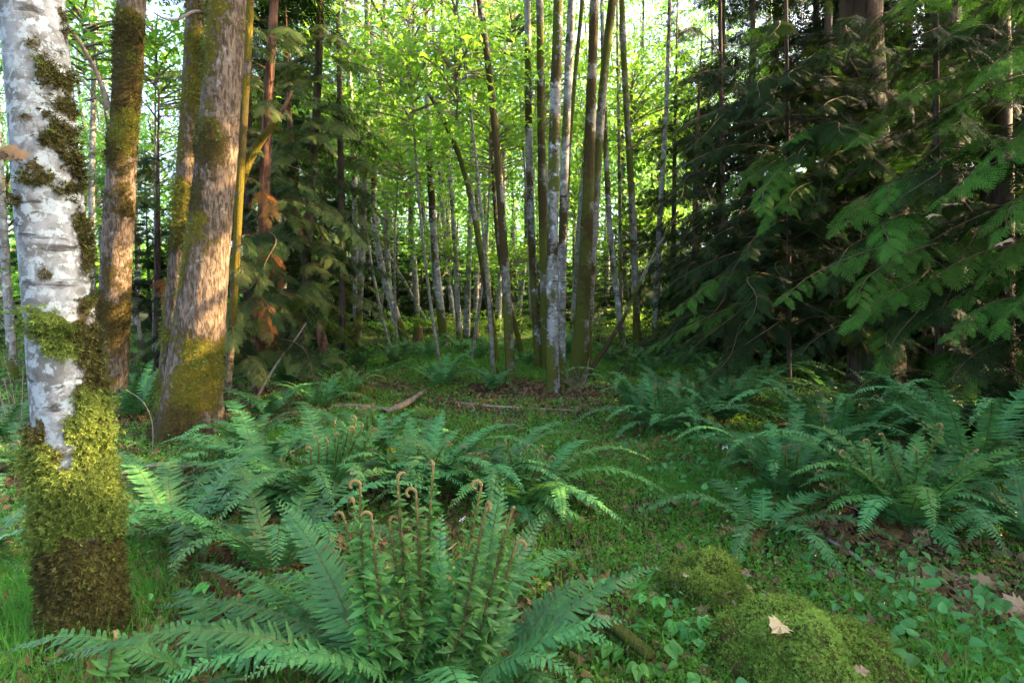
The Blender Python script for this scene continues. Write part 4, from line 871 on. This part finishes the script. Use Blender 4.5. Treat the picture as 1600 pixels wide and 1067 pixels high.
# ------------------------------------------------------------------ leafy herbs
def herb(label, base, h, n, leaf, lean=(0, 0), kind='nettle', mat='herb', seed=0, group='broad-leaved herbs'):
    r = np.random.default_rng(seed); base = A(base); t = thing('leafy_herb', label, 'plant', base, group); st, lf = Mesh(), Mesh()
    def pair(p, l, a, up=.25):
        for s in (0, math.pi):
            d = A([math.cos(a+s), math.sin(a+s), up-.1*r.random()]); e = p+d*l*.35
            st.add(*tube(A([p, (p+e)/2+A([0, 0, .004]), e]), .0012, 3, False)); dd = unit(d*A([1, 1, 0])+A([0, 0, -.15-.25*r.random()]))
            lf.inst(T_HERB, frames(dd[None], unit(A([[0, 0, 1.]])+r.normal(size=(1, 3))*.2)), e[None], l*r.uniform(.85, 1.15))
    if kind == 'nettle':
        top = A([lean[0], lean[1], h]); c = bez((0, 0, 0), (lean[0]*.3, lean[1]*.3, h*.6), top, 10); st.add(*tube(c, np.linspace(.0035, .0015, 10), 5))
        for i in range(n):
            f = .25+.75*i/(n-1 or 1); j = f*9; p = c[int(j)]*(1-j % 1)+c[min(9, int(j)+1)]*(j % 1); pair(p, leaf*(1.15-.55*f), i*1.57+r.random()*.5)
    else:
        for i in range(n):
            a = r.uniform(0, 6.28); l = h*r.uniform(.5, 1.1); e = A([math.cos(a)*l*.7, math.sin(a)*l*.7, l*r.uniform(.35, .9)])
            st.add(*tube(bez((0, 0, 0), e*.5+A([0, 0, l*.25]), e, 6), np.linspace(.0025, .0012, 6), 4))
            for k in ((0, .95, -.95) if kind == 'trefoil' else (0,)):
                d = unit(A([math.cos(a+k), math.sin(a+k), -.2-.2*r.random()]))
                lf.inst(T_HERB, frames(d[None], unit(A([[0, -.15, 1.]])+r.normal(size=(1, 3))*.18)), (e+d*.006)[None], leaf*r.uniform(.8, 1.2)*(1 if k == 0 else .85))
    put('stem', st.build('stem', M['stem']), t); put('foliage', lf.build('foliage', M[mat]), t)
HERBS = [('tall nettle with paired leaves below the largest right-hand fern', 1425, 960, .42, 5, .075, 'nettle', 'herb'), ('nettle hanging broad leaves beside the mid-clearing fern fiddleheads', 1055, 735, .55, 5, .11, 'nettle', 'herb'), ('nettle stem just right of the mid-clearing fern', 1085, 760, .35, 4, .09, 'nettle', 'herb'),
  ('broad heart-leaved plant poking out of the dark right fern', 1455, 765, .62, 3, .13, 'nettle', 'herb'), ('low bright bramble at the bottom between fern and mossy rocks', 1000, 1045, .20, 9, .075, 'trefoil', 'herb_light'), ('bramble beside the pale log with red-brown stem', 1060, 985, .26, 8, .07, 'trefoil', 'herb_light'),
  ('three-leaved bramble threading the left of the largest bottom fern', 480, 960, .34, 9, .06, 'trefoil', 'herb_light'), ('small bramble in front of the wide left-sweeping fern', 395, 960, .28, 7, .06, 'trefoil', 'herb_light'), ('bramble leaves low at the bottom fern stems', 545, 1050, .22, 6, .05, 'trefoil', 'herb_light'),
  ('herb with bright leaves at lower right behind the large mossy rock', 1330, 960, .22, 8, .06, 'heart', 'herb'), ('broad herb in the bottom right corner', 1560, 1010, .28, 8, .085, 'heart', 'herb'), ('herb beside the pile of pale dead leaves', 1420, 925, .20, 7, .06, 'heart', 'herb'),
  ('herb in front of the small mossy rock', 1130, 1000, .16, 8, .05, 'heart', 'herb_light'), ('herb sprouting from the top of the large mossy rock', 1285, 965, .14, 4, .03, 'trefoil', 'herb_light'), ('leafy patch left of the white flower head', 1090, 690, .4, 7, .08, 'heart', 'herb'),
  ('herb clump along the path edge below the mid-clearing fern', 1020, 745, .28, 9, .07, 'heart', 'herb'), ('herb clump right of the path by the grass', 1140, 790, .25, 9, .07, 'heart', 'herb'), ('dark broad-leaved plant deep in the right ferns', 1545, 740, .4, 6, .12, 'heart', 'herb'),
  ('pale-leaved sprout left of the white alder trunk', 15, 640, .55, 5, .10, 'nettle', 'herb_light'), ('seedling with bright leaves before the broad maple', 238, 660, .5, 3, .09, 'nettle', 'herb_light'), ('herb at the foot of the large mossy rock, bottom edge', 1085, 1062, .16, 8, .06, 'heart', 'herb_light'),
  ('herb in the middle of the path', 905, 745, .14, 8, .05, 'heart', 'herb'), ('herb between fern and path below the tuft of shoots', 935, 905, .18, 8, .05, 'heart', 'herb'), ('bright herb patch nearest the pale log tip', 905, 1000, .18, 8, .05, 'trefoil', 'herb'), ('herb at the edge of the right ferns beside the brown leaves', 1250, 885, .22, 7, .07, 'heart', 'herb'),
  ('herb right of the large mossy rock among pale leaves', 1450, 1040, .2, 8, .07, 'heart', 'herb'), ('herb under the shiny right border fern', 1575, 950, .24, 8, .08, 'heart', 'herb')]
for i, (lab, px, py, h, n, l, k, mt) in enumerate(HERBS): herb(lab, GB(px, py, 0), h, n, l, (rng.normal()*.06, rng.normal()*.06), k, mt, i)

# ------------------------------------------------------------------ mossy rocks
def rock(label, px, py, rx, ry, h, seed, n):
    c = G(px, py); c[2] -= .06; t = thing('mossy_rock', label, 'rock', c)
    u = np.linspace(0, math.pi*.5, 26); v = np.linspace(0, 2*math.pi, 64, endpoint=False); U, Vv = np.meshgrid(u, v, indexing='ij')
    D = np.stack([np.sin(U)*np.cos(Vv), np.sin(U)*np.sin(Vv), np.cos(U)], -1); k = 1+1.3*(fbm(D*2.3+seed, 4, seed)-.5)+.25*(fbm(D*8+seed, 3, seed)-.5)
    p = D*k[..., None]; p = np.sign(p)*np.abs(p)**.9*A([rx, ry, h])
    i = np.arange(25)[:, None]*64; j = np.arange(64)[None]; j2 = (j+1) % 64
    m = Mesh(); m.add(p.reshape(-1, 3), np.stack([i+j, i+64+j, i+64+j2, i+j2], -1).reshape(-1, 4), .5, moss=np.clip((fbm(D.reshape(-1, 3)*3.5+seed, 4, 8)-.16)*9, .0, 1.2), mossg=np.clip(1.15-U.ravel()*.62, 0, 1))
    put('body', m.build('body', M['alder_mossy'], True), t)
    mm = Mesh(); V = p.reshape(-1, 3); N = unit(V/A([rx, ry, h])**2); w = (np.sin(U).ravel()+.02)*np.clip((fbm(D.reshape(-1, 3)*3.5+seed, 4, 8)-.16)*9, .03, 1); idx = rng.choice(len(V), n, p=w/w.sum())
    q = V[idx]+rng.normal(size=(n, 3))*.012; z = unit(N[idx]+rng.normal(size=(n, 3))*.3); R_ = frames(np.cross(z, rand_dir(n)), z); tt = np.clip(.85-.75*U.ravel()[idx]/1.57+rng.normal(size=n)*.2+1.3*(fbm(q*11, 3, 4)-.5), 0, 1)
    for a in range(3): s = slice(a*n//3, (a+1)*n//3); mm.inst(T_TUFTS[a], R_[s], q[s], .0105*rng.uniform(.6, 1.5, len(q[s])), tint=tt[s])
    put('moss', mm.build('moss', M['moss_rock']), t)
rock('large moss-covered rounded rock at the bottom right', 1250, 1065, .33, .28, .32, 3, 26000)
rock('smaller moss-covered rock behind the large one', 1108, 945, .20, .20, .33, 6, 14000)
rock('low mound of golden moss on the slope left of the path', 560, 622, .35, .3, .24, 8, 3500)

# ------------------------------------------------------------------ dead wood
def stick(name, label, pts, r0, r1, mat, cat='branch', sides=8, group=None, moss=None, parts=()):
    q = A(pts); base = q[0].copy(); c = resample(q, 26, True) if len(q) > 2 else resample(q, 26, False); c = np.c_[c, np.linspace(r0, r1, 26)]
    me, sf = trunk_mesh(name, c, base, sides, M[mat], .02, .2, .10, 0, moss, int(abs(base[0]*31)) % 50)
    return one(name, me, label, cat, base, group)
def gs(*a): return [G(px, py)+A([0, 0, dz]) for px, py, dz in a]
stick('dead_pole', 'long dead mossy pole leaning right from the thickest mossy alder', [G(908, 600), P(962, 522, 10.9), P(1022, 396, 11.1), P(1060, 330, 11.2)], .05, .022, 'alder_mossy', 'dead tree', 12, None, noise_moss(.44, lambda V, D, h: .3*np.clip(1-h/2.5, 0, 1), 4, 3))
stick('dead_pole', 'thin diagonal dead pole slanting between the leaning pale alder and grey trunk', [G(672, 512), P(640, 455, G(672, 512)[1]), P(600, 385, G(672, 512)[1]), P(540, 297, G(672, 512)[1])], .07, .05, 'alder', 'dead tree', 10)
stick('fallen_log', 'short dark log lying on the path behind the bluish fern', gs((600, 652, .05), (630, 642, .08), (662, 622, .10)), .055, .045, 'wood', 'log', 12)
stick('fallen_log', 'moss-streaked log lying across the slope left of the dark log', gs((520, 640, .03), (560, 640, .04), (612, 645, .03)), .055, .045, 'wood', 'log', 12, None, noise_moss(.38, None, 3, 4))
stick('fallen_log', 'pale rotting log emerging from under the bottom fern', gs((900, 975, .10), (945, 1010, .13), (1015, 1064, .11)), .036, .028, 'palelog', 'log', 18, None, noise_moss(.47, None, 5, 8))
stick('fallen_branch', 'dark twig slanting through the leaves right of the small mossy rock', gs((1285, 850, .05), (1335, 880, .05), (1392, 925, .03)), .013, .008, 'twig')
stick('fallen_branch', 'broken brown branch in the bottom right leaf pile', gs((1425, 1008, .05), (1455, 1035, .04), (1490, 1070, .03)), .020, .017, 'wood')
stick('fallen_branch', 'long thin branch lying across the leaf litter before the alder clump', gs((712, 632, .03), (770, 640, .04), (850, 642, .03), (905, 645, .03)), .022, .012, 'twig')
stick('fallen_branch', 'grey stick angled beside the litter patch left of the clump', gs((735, 628, .02), (748, 655, .02), (752, 662, .02)), .016, .01, 'twig')
stick('fallen_branch', 'grey branch on the ground at the left border', gs((-40, 716, .05), (10, 708, .08), (48, 700, .05)), .026, .02, 'twig')
stick('fallen_branch', 'thin stick lying on the slope right of the broad maple', gs((372, 680, .03), (410, 668, .05), (450, 655, .04)), .012, .008, 'twig')
stick('dry_sapling', 'thin arching bare sapling beside the broad maple foot', [G(238, 708), P(240, 660, 5.9), P(225, 625, 6), P(195, 608, 6.1)], .006, .003, 'twig', 'dry stem', 5)
stick('fallen_branch', 'pale stick among the ferns at the wide fern base', gs((190, 780, .2), (230, 770, .22), (300, 765, .2)), .014, .010, 'twig')
stick('dead_pole', 'thin dead stick leaning on the left cedars above the ferns', [G(392, 640), P(430, 570, 9), P(470, 520, 9.2), P(478, 505, 9.2)], .02, .012, 'twig', 'branch')
m = Mesh(); c0 = G(905, 606); r = np.random.default_rng(3)
for k in range(22):
    a = r.uniform(0, 6.28); l = r.uniform(.3, .9); e = A([math.cos(a)*l*.5-.1, -abs(math.sin(a))*l*.4, l*r.uniform(.15, .9)]); m.add(*tube(bez(A([r.normal()*.1, r.normal()*.06, 0]), e*.5+r.normal(size=3)*.05, e, 6), np.linspace(.009, .003, 6), 4))
one('twig_heap', m.build('twig_heap', M['twig']), 'spiky heap of dead grey twigs at the foot of the thickest mossy alder', 'twig heap', c0)
def stump(label, px, py, w, h, mat, seed):
    g = G(px, py); q = A([[*g, w*1.2], [*(g+A([0, 0, h*.4])), w], [*(g+A([.02, 0, h])), w*.9]]); me, sf = trunk_mesh('stump', q, g, 16, M[mat], .05, .15, .1, .3, noise_moss(.5, None, seed, 3), seed); one('stump', me, label, 'stump', g)
stump('dark broken stump right of the leaning pale alder foot', 653, 538, .13, .55, 'red_bark', 1); stump('short mossy stump right of the three close pale stems', 742, 530, .13, .42, 'alder_mossy', 2); stump('mossy stump beside the dark upright alder near the right cedars', 1003, 556, .14, .5, 'alder_mossy', 4)
# small bare twiggy shrub at the left edge
m = Mesh(); c0 = G(30, 690)
for k in range(9):
    e = A([r.normal()*.25, r.normal()*.2, r.uniform(.5, 1.1)]); m.add(*tube(bez((0, 0, 0), e*.5+r.normal(size=3)*.06, e, 7), np.linspace(.008, .003, 7), 4))
one('bare_shrub', m.build('bare_shrub', M['twig']), 'bare twiggy shrub between the left border and the white alder', 'shrub', c0)
# white flower heads
def flower(label, p, n, sz, stem):
    t = thing('white_flower', label, 'flower', p); m = Mesh(); q = rng.normal(size=(n, 3))*A([sz, sz, sz*.5])+A([0, 0, stem]); nr = rand_dir(n, .8)
    m.inst(T_QUAD, frames(rand_dir(n), nr), q, sz*.8); put('petals', m.build('petals', M['flower']), t); s = Mesh(); s.add(*tube(A([[0, 0, 0], [.01, 0, stem*.5], [0, 0, stem]]), .002, 4)); put('stem', s.build('stem', M['stem']), t)
g = GB(1133, 780, 0); flower('white flower head at the left tip of the right ferns', g, 16, .014, .42)
g = GB(722, 870, 0); flower('white flower head in front of the fern left of the path', g, 16, .014, .24)

# ------------------------------------------------------------------ single dead leaves that stand out
def dead_leaf(label, px, py, size, seed, dz=.03, group=None, p=None):
    r = np.random.default_rng(seed); V, Fs = maple_tpl(.0); V = V.copy(); V[:, 2] = -.5*(V[:, 1]**2)*r.uniform(-1.2, 1.6)+.25*np.sin(V[:, 0]*5+r.uniform(0, 6))*.25+r.normal(size=len(V))*.05
    m = Mesh(); a = r.uniform(0, 6.28); n = unit(A([r.normal()*.3, r.normal()*.3-.25, 1])); d = A([math.cos(a), math.sin(a), 0]); m.inst((V, Fs), frames(d[None], n[None]), A([[0, 0, 0]]), size, tint=r.uniform(.3, 1))
    m.add(*tube(A([[0, 0, 0.004], -d*size*.3+A([0, 0, .01]), -d*size*.7]), .0015, 4), mat=0)
    one('dead_leaf', m.build('dead_leaf', M['dead_leaf']), label, 'dead leaf', G(px, py)+A([0, 0, dz]) if p is None else p, group)
k = 0
for lab, px, py, s, n, spread in [('pale crumpled maple leaf in the pile right of the large mossy rock', 1470, 925, .13, 26, 55), ('curled tan leaf on the ground at the right edge of the large mossy rock', 1350, 1010, .12, 8, 28), ('brown leaf lying under the largest right-hand fern', 1345, 835, .12, 16, 60), ('brown leaf between the two mossy rocks', 1130, 930, .10, 6, 45),
        ('tan leaf in the bottom right corner', 1550, 960, .12, 10, 50), ('brown dead leaf under the bottom fern by the white alder foot', 255, 1005, .12, 9, 50), ('dead leaf on the ground beside the pale log', 1010, 935, .10, 7, 50), ('dead leaf in the shadow under the wide left fern', 425, 905, .12, 5, 40)]:
    for j in range(n):
        k += 1; dead_leaf(lab, px+rng.normal()*spread, min(1062, py+rng.normal()*spread*.5), s*rng.uniform(.7, 1.3), k, .015+.04*rng.random(), lab.replace('leaf', 'leaves', 1)[:60])
for j in range(14): dead_leaf('scrap of brown leaf caught in the moss of the two rocks', 0, 0, .05, 700+j, p=(G(1235, 1065) if j % 2 else G(1108, 945))+A([rng.uniform(-.2, .25), rng.uniform(-.22, .0), rng.uniform(.10, .22)]), group='leaf scraps on the mossy rocks')
dead_leaf('small grey leaf resting on top of the large mossy rock', 0, 0, .09, 900, p=G(1235, 1065)+A([-.09, -.10, .30]))
dead_leaf('brown leaf caught on the fronds of the wide left-sweeping fern', 0, 0, .11, 901, p=P(560, 735, 4.1))
for i, (lab, px, py, dep) in enumerate([('red-brown leaf caught in the bushy cedar sprays', 1228, 438, 5.4), ('grey-brown dead leaf hanging on the upper front cedar sprays', 1490, 320, 4.9), ('large pale dead leaf lying on the rightmost bright cedar spray', 1565, 380, 4.0), ('dark dead leaf dangling between the front cedar sprays', 1462, 335, 5.0), ('dead leaf stuck on the lowest right cedar spray', 1502, 545, 4.4)]):
    dead_leaf(lab, 0, 0, .12, 920+i, p=P(px, py, dep))

# ------------------------------------------------------------------ ground cover nobody could count
def scatter(n, dens, y0=1.5, y1=26, pw=1.0):
    y = np.exp(rng.uniform(math.log(y0), math.log(y1), n)) if pw == 1 else y0+(y1-y0)*rng.random(n)**pw; x = rng.uniform(-1, 1, n)*(.95*y+.4)
    w = dens(x, y); k = rng.random(n) < w; x, y = x[k], y[k]; return np.stack([x, y, terrain(x, y)], -1)
def blobs(lst, base=0.0, nz=1.0, sc=1.2, seed=0):
    pts = [(G(px, py), r_, w) for px, py, r_, w in lst]
    def f(x, y):
        d = np.full(len(x), float(base))
        for g, r_, w in pts: d = d+w*np.exp(-((x-g[0])**2+(y-g[1])**2)/(2*r_*r_))
        q = np.stack([x, y, 0*x], -1)*sc
        return d*(1-nz+nz*2*np.clip((fbm(q, 3, seed)-.32)*2.2, 0, 1))
    return f
TRK = [(A(o.location), .3) for o in bpy.data.objects if o.get('category') == 'tree' and o.location.y < 13]
def clear_trunks(p):
    k = np.ones(len(p), bool)
    for c, r_ in TRK: k &= np.hypot(p[:, 0]-c[0], p[:, 1]-c[1]) > .12
    return p[k]
def blades(p, hmin, hmax, name, mat, w=1.0, lean=.5):
    n = len(p); far = np.clip(p[:, 1]/5, 1, 3); z = unit(np.c_[rng.normal(size=(n, 2))*lean, np.ones(n)]); h = rng.uniform(hmin, hmax, n)
    sc = np.stack([h, h*w*far*.55, h], -1); m = Mesh(); m.inst(T_BLADE, frames(z, rand_dir(n)), p, sc); return m.build(name, M[mat])
gp = scatter(330000, blobs([(830, 614, .8, -.7), (900, 622, .6, -.6), (770, 612, .7, -.5), (1480, 935, .25, -.8), (1350, 845, .25, -.7), (560, 592, .9, -.5), (420, 645, .6, -.5), (1130, 925, .12, -.6), (1330, 1010, .12, -.6), (960, 690, .25, -.3), (1210, 850, .2, -.4), (1540, 960, .2, -.4), (20, 930, .55, .8), (60, 1020, .4, .7), (1090, 800, .35, 1.0), (1115, 760, .3, .9), (1060, 770, .3, .6), (700, 565, 1.8, 1.0), (660, 555, 1.5, .8), (945, 585, 1.2, 1.0), (760, 545, 2, .7), (1000, 560, 1.5, .6), (480, 690, .5, .35), (580, 630, .8, .6), (430, 700, .5, .4), (1080, 680, .5, .5), (1200, 640, .8, .4), (1040, 880, .3, .5), (1250, 820, .4, .4), (880, 560, 1, .6), (480, 1045, .3, .3), (1400, 980, .3, .3), (800, 700, 1.5, .2)], .09, .7, .9, 5))
put('grass', blades(clear_trunks(gp), .07, .24, 'grass', 'grass', .45), kind='stuff')
cp = scatter(560000, blobs([(830, 614, .8, -.7), (900, 622, .6, -.6), (770, 612, .7, -.5), (1480, 935, .25, -.8), (1350, 845, .25, -.7), (560, 592, .9, -.5), (420, 645, .6, -.5), (1130, 925, .12, -.6), (1330, 1010, .12, -.6), (960, 690, .25, -.3), (1210, 850, .2, -.4), (1540, 960, .2, -.4), (850, 690, 1.2, .5), (950, 650, 1.4, .5), (800, 660, 1.3, .35), (1020, 800, .5, .8), (900, 850, .5, .6), (1100, 860, .4, .4), (1000, 950, .35, .7), (1300, 920, .5, .6), (1450, 980, .5, .4), (1080, 740, .6, .9), (1120, 700, .6, .6), (40, 900, .5, .6), (500, 640, 1, .35), (620, 600, 1.5, .3), (1050, 620, 1, .4), (330, 900, .5, .4), (700, 560, 2.5, .5), (930, 590, 2, .5)], .42, .95, 1.9, 8))
def leafy(p, lo, hi, zlo, zhi, name, mat, tpl):
    n = len(p); far = np.clip(p[:, 1]/5, 1, 2.4); p = p+np.c_[np.zeros((n, 2)), rng.uniform(zlo, zhi, n)]; m = Mesh(); m.inst(tpl, frames(rand_dir(n, -.1), rand_dir(n, 1.6)), p, (lo+(hi-lo)*rng.random(n)**2.2*1.6)*far); return m.build(name, M[mat])
put('ground_cover', leafy(clear_trunks(cp), .009, .024, .01, .07, 'ground_cover', 'cover', T_OVAL), kind='stuff')
hp = scatter(26000, blobs([(1080, 740, .5, .8), (1110, 700, .6, .6), (1050, 800, .4, .4), (1320, 930, .4, .4), (1140, 680, .5, .4), (30, 860, .5, .4), (1530, 1000, .4, .4), (1000, 1020, .25, .4), (1560, 720, .5, .4)], .012, .6, 2, 12), 1.6, 14)
put('undergrowth', leafy(hp, .025, .055, .03, .18, 'undergrowth', 'herb', T_HERB), kind='stuff')
lp = scatter(90000, blobs([(830, 615, 1.0, .9), (900, 620, .8, .8), (760, 610, 1.0, .7), (560, 590, 1.2, .6), (640, 590, 1.2, .5), (420, 640, .8, .6), (370, 620, 1, .5), (210, 640, .8, .5), (1480, 930, .3, .6), (1350, 840, .35, .8), (1310, 1000, .3, .3), (300, 1000, .4, .5), (960, 690, .4, .5), (1130, 920, .25, .6), (1250, 790, .3, .5), (720, 900, .8, .4), (500, 850, .8, .5), (1300, 600, 2, .3), (1550, 950, .4, .5), (30, 720, .7, .5)], .045, .6, 1.2, 21))
n = len(lp); m = Mesh(); V, Fs = maple_tpl(.3); V = V.copy(); V[:, 2] += .15*np.sin(V[:, 0]*7)+.12*np.cos(V[:, 1]*6)
m.inst((V, Fs), frames(rand_dir(n), rand_dir(n, 1.5)), lp+np.c_[np.zeros((n, 2)), rng.uniform(.005, .035, n)], rng.uniform(.035, .095, n))
put('leaf_litter', m.build('leaf_litter', M['dead_far']), kind='stuff')
tp = scatter(3500, blobs([(830, 620, 1.2, .8), (400, 640, 1.2, .6), (60, 720, .8, .6)], .12, .6, 1, 30), 1.8, 14); m = Mesh()
for q in tp:
    a = rng.uniform(0, 6.28); l = rng.uniform(.08, .45); e = A([math.cos(a)*l, math.sin(a)*l, rng.uniform(-.01, .05)]); m.add(*tube(A([q+A([0, 0, .015]), q+e*.5+rng.normal(size=3)*.015+A([0, 0, .015]), q+e+A([0, 0, .012])]), rng.uniform(.002, .006), 4, False))
put('twig_litter', m.build('twig_litter', M['twig']), kind='stuff')
fp = scatter(1500, blobs([(1110, 740, .35, .5), (1000, 690, .8, .5), (900, 680, .8, .3), (1290, 930, .3, .3), (1070, 790, .3, .5)], .0, .5, 2, 33), 1.8, 9)
n = len(fp); m = Mesh(); m.inst(T_QUAD, frames(rand_dir(n), rand_dir(n, 1.5)), fp+np.c_[np.zeros((n, 2)), rng.uniform(.10, .26, n)], rng.uniform(.008, .016, n)); put('tiny_white_blossom', m.build('tiny_white_blossom', M['flower']), kind='stuff')

# ------------------------------------------------------------------ unseen cedars added beyond the right border to block the sun, and the far wood
for i, (x, y, hgt, sc, lab) in enumerate([(7.6, 2.2, 9.0, 1.1, 'nearest'), (8.4, 4.4, 9.5, 1.1, 'middle'), (9.5, .2, 9, .9, 'farthest'), (10.6, 7.0, 8.3, .8, 'hindmost'), (12.6, 10.2, 8.5, .9, 'remotest'), (7.3, 6.3, 7, .8, 'smallest'), (10.6, 3.9, 13, 1.2, 'tallest'), (6.8, 3.3, 8.5, .9, 'closest-grown')]):
    b = A([x, y, float(terrain(x, y))]); t = thing('cedar_tree', f'unseen bushy cedar added outside the right border for shade, {lab} to the right edge ferns', 'tree', b, 'cedars around the clearing')
    put('trunk', con_tr, t).scale = (.8, .8, hgt/16); o = put('crown', CON[i % 3], t); o.scale = (sc, sc, hgt/15); o.rotation_euler = (0, 0, i)
r = np.random.default_rng(77); m = Mesh()
src = bpy.data.meshes
for k in range(170):
    px = r.uniform(-150, 1750); d = r.uniform(46, 62); x = (px-800)/F*d; z = float(terrain(x, d))+r.uniform(.3, 4.5) if k < 145 else float(terrain(x, d))+r.uniform(6, 11)
    nl = 900; c = A([x, d, z]); p = c+rng.normal(size=(nl, 3))*A([2.0, 1.2, 1.5]); m.inst(T_QUAD, frames(rand_dir(nl), rand_dir(nl, .3)), p, rng.uniform(.25, .5, nl), tint=np.clip(r.random()+rng.normal(size=nl)*.15, 0, 1))
put('distant_forest', m.build('distant_forest', M['maple_leaf']), kind='stuff')

SHR = [('bushy green shrub on the floor behind the three close pale stems', 715, 20, .55), ('low shrub behind the foot of the leaning pale alder', 610, 19, .6), ('leafy shrub behind the tight clump base', 850, 19, .6), ('shrub beyond the thickest mossy alder', 935, 18, .6), ('shrub in the shade beside the slender white edge alder', 1035, 16, .65),
       ('shrub left of the straight dark trunk on the far floor', 545, 18, .6), ('shrub between the first sturdy grey trunk and the pole foot', 668, 22, .6), ('shrub far back between the crooked trunk and the clump', 805, 23, .7), ('wide shrub far back right of the clump', 985, 22, .7), ('shrub far back behind the crooked trunk', 765, 21, .55)]
for i, (lab, px, d, sc) in enumerate(SHR):
    x = (px-800)/F*d; b = A([x, d, float(terrain(x, d))]); t = thing('leafy_shrub', lab, 'shrub', b, 'shrubs on the far forest floor')
    o = put('foliage', MAP[i % 4], t, (0, 0, .75*sc)); o.scale = (sc*1.2, sc, sc*.75); o.rotation_euler = (0, 0, i)
    m = Mesh()
    for k in range(5): e = rand_dir(1)[0]*A([.5, .5, 0])*sc+A([0, 0, .9*sc]); m.add(*tube(bez((0, 0, -.05), e*.5+A([0, 0, .1]), e, 6), np.linspace(.02, .006, 6), 5))
    put('stem', m.build('stem', M['brown_stem']), t)
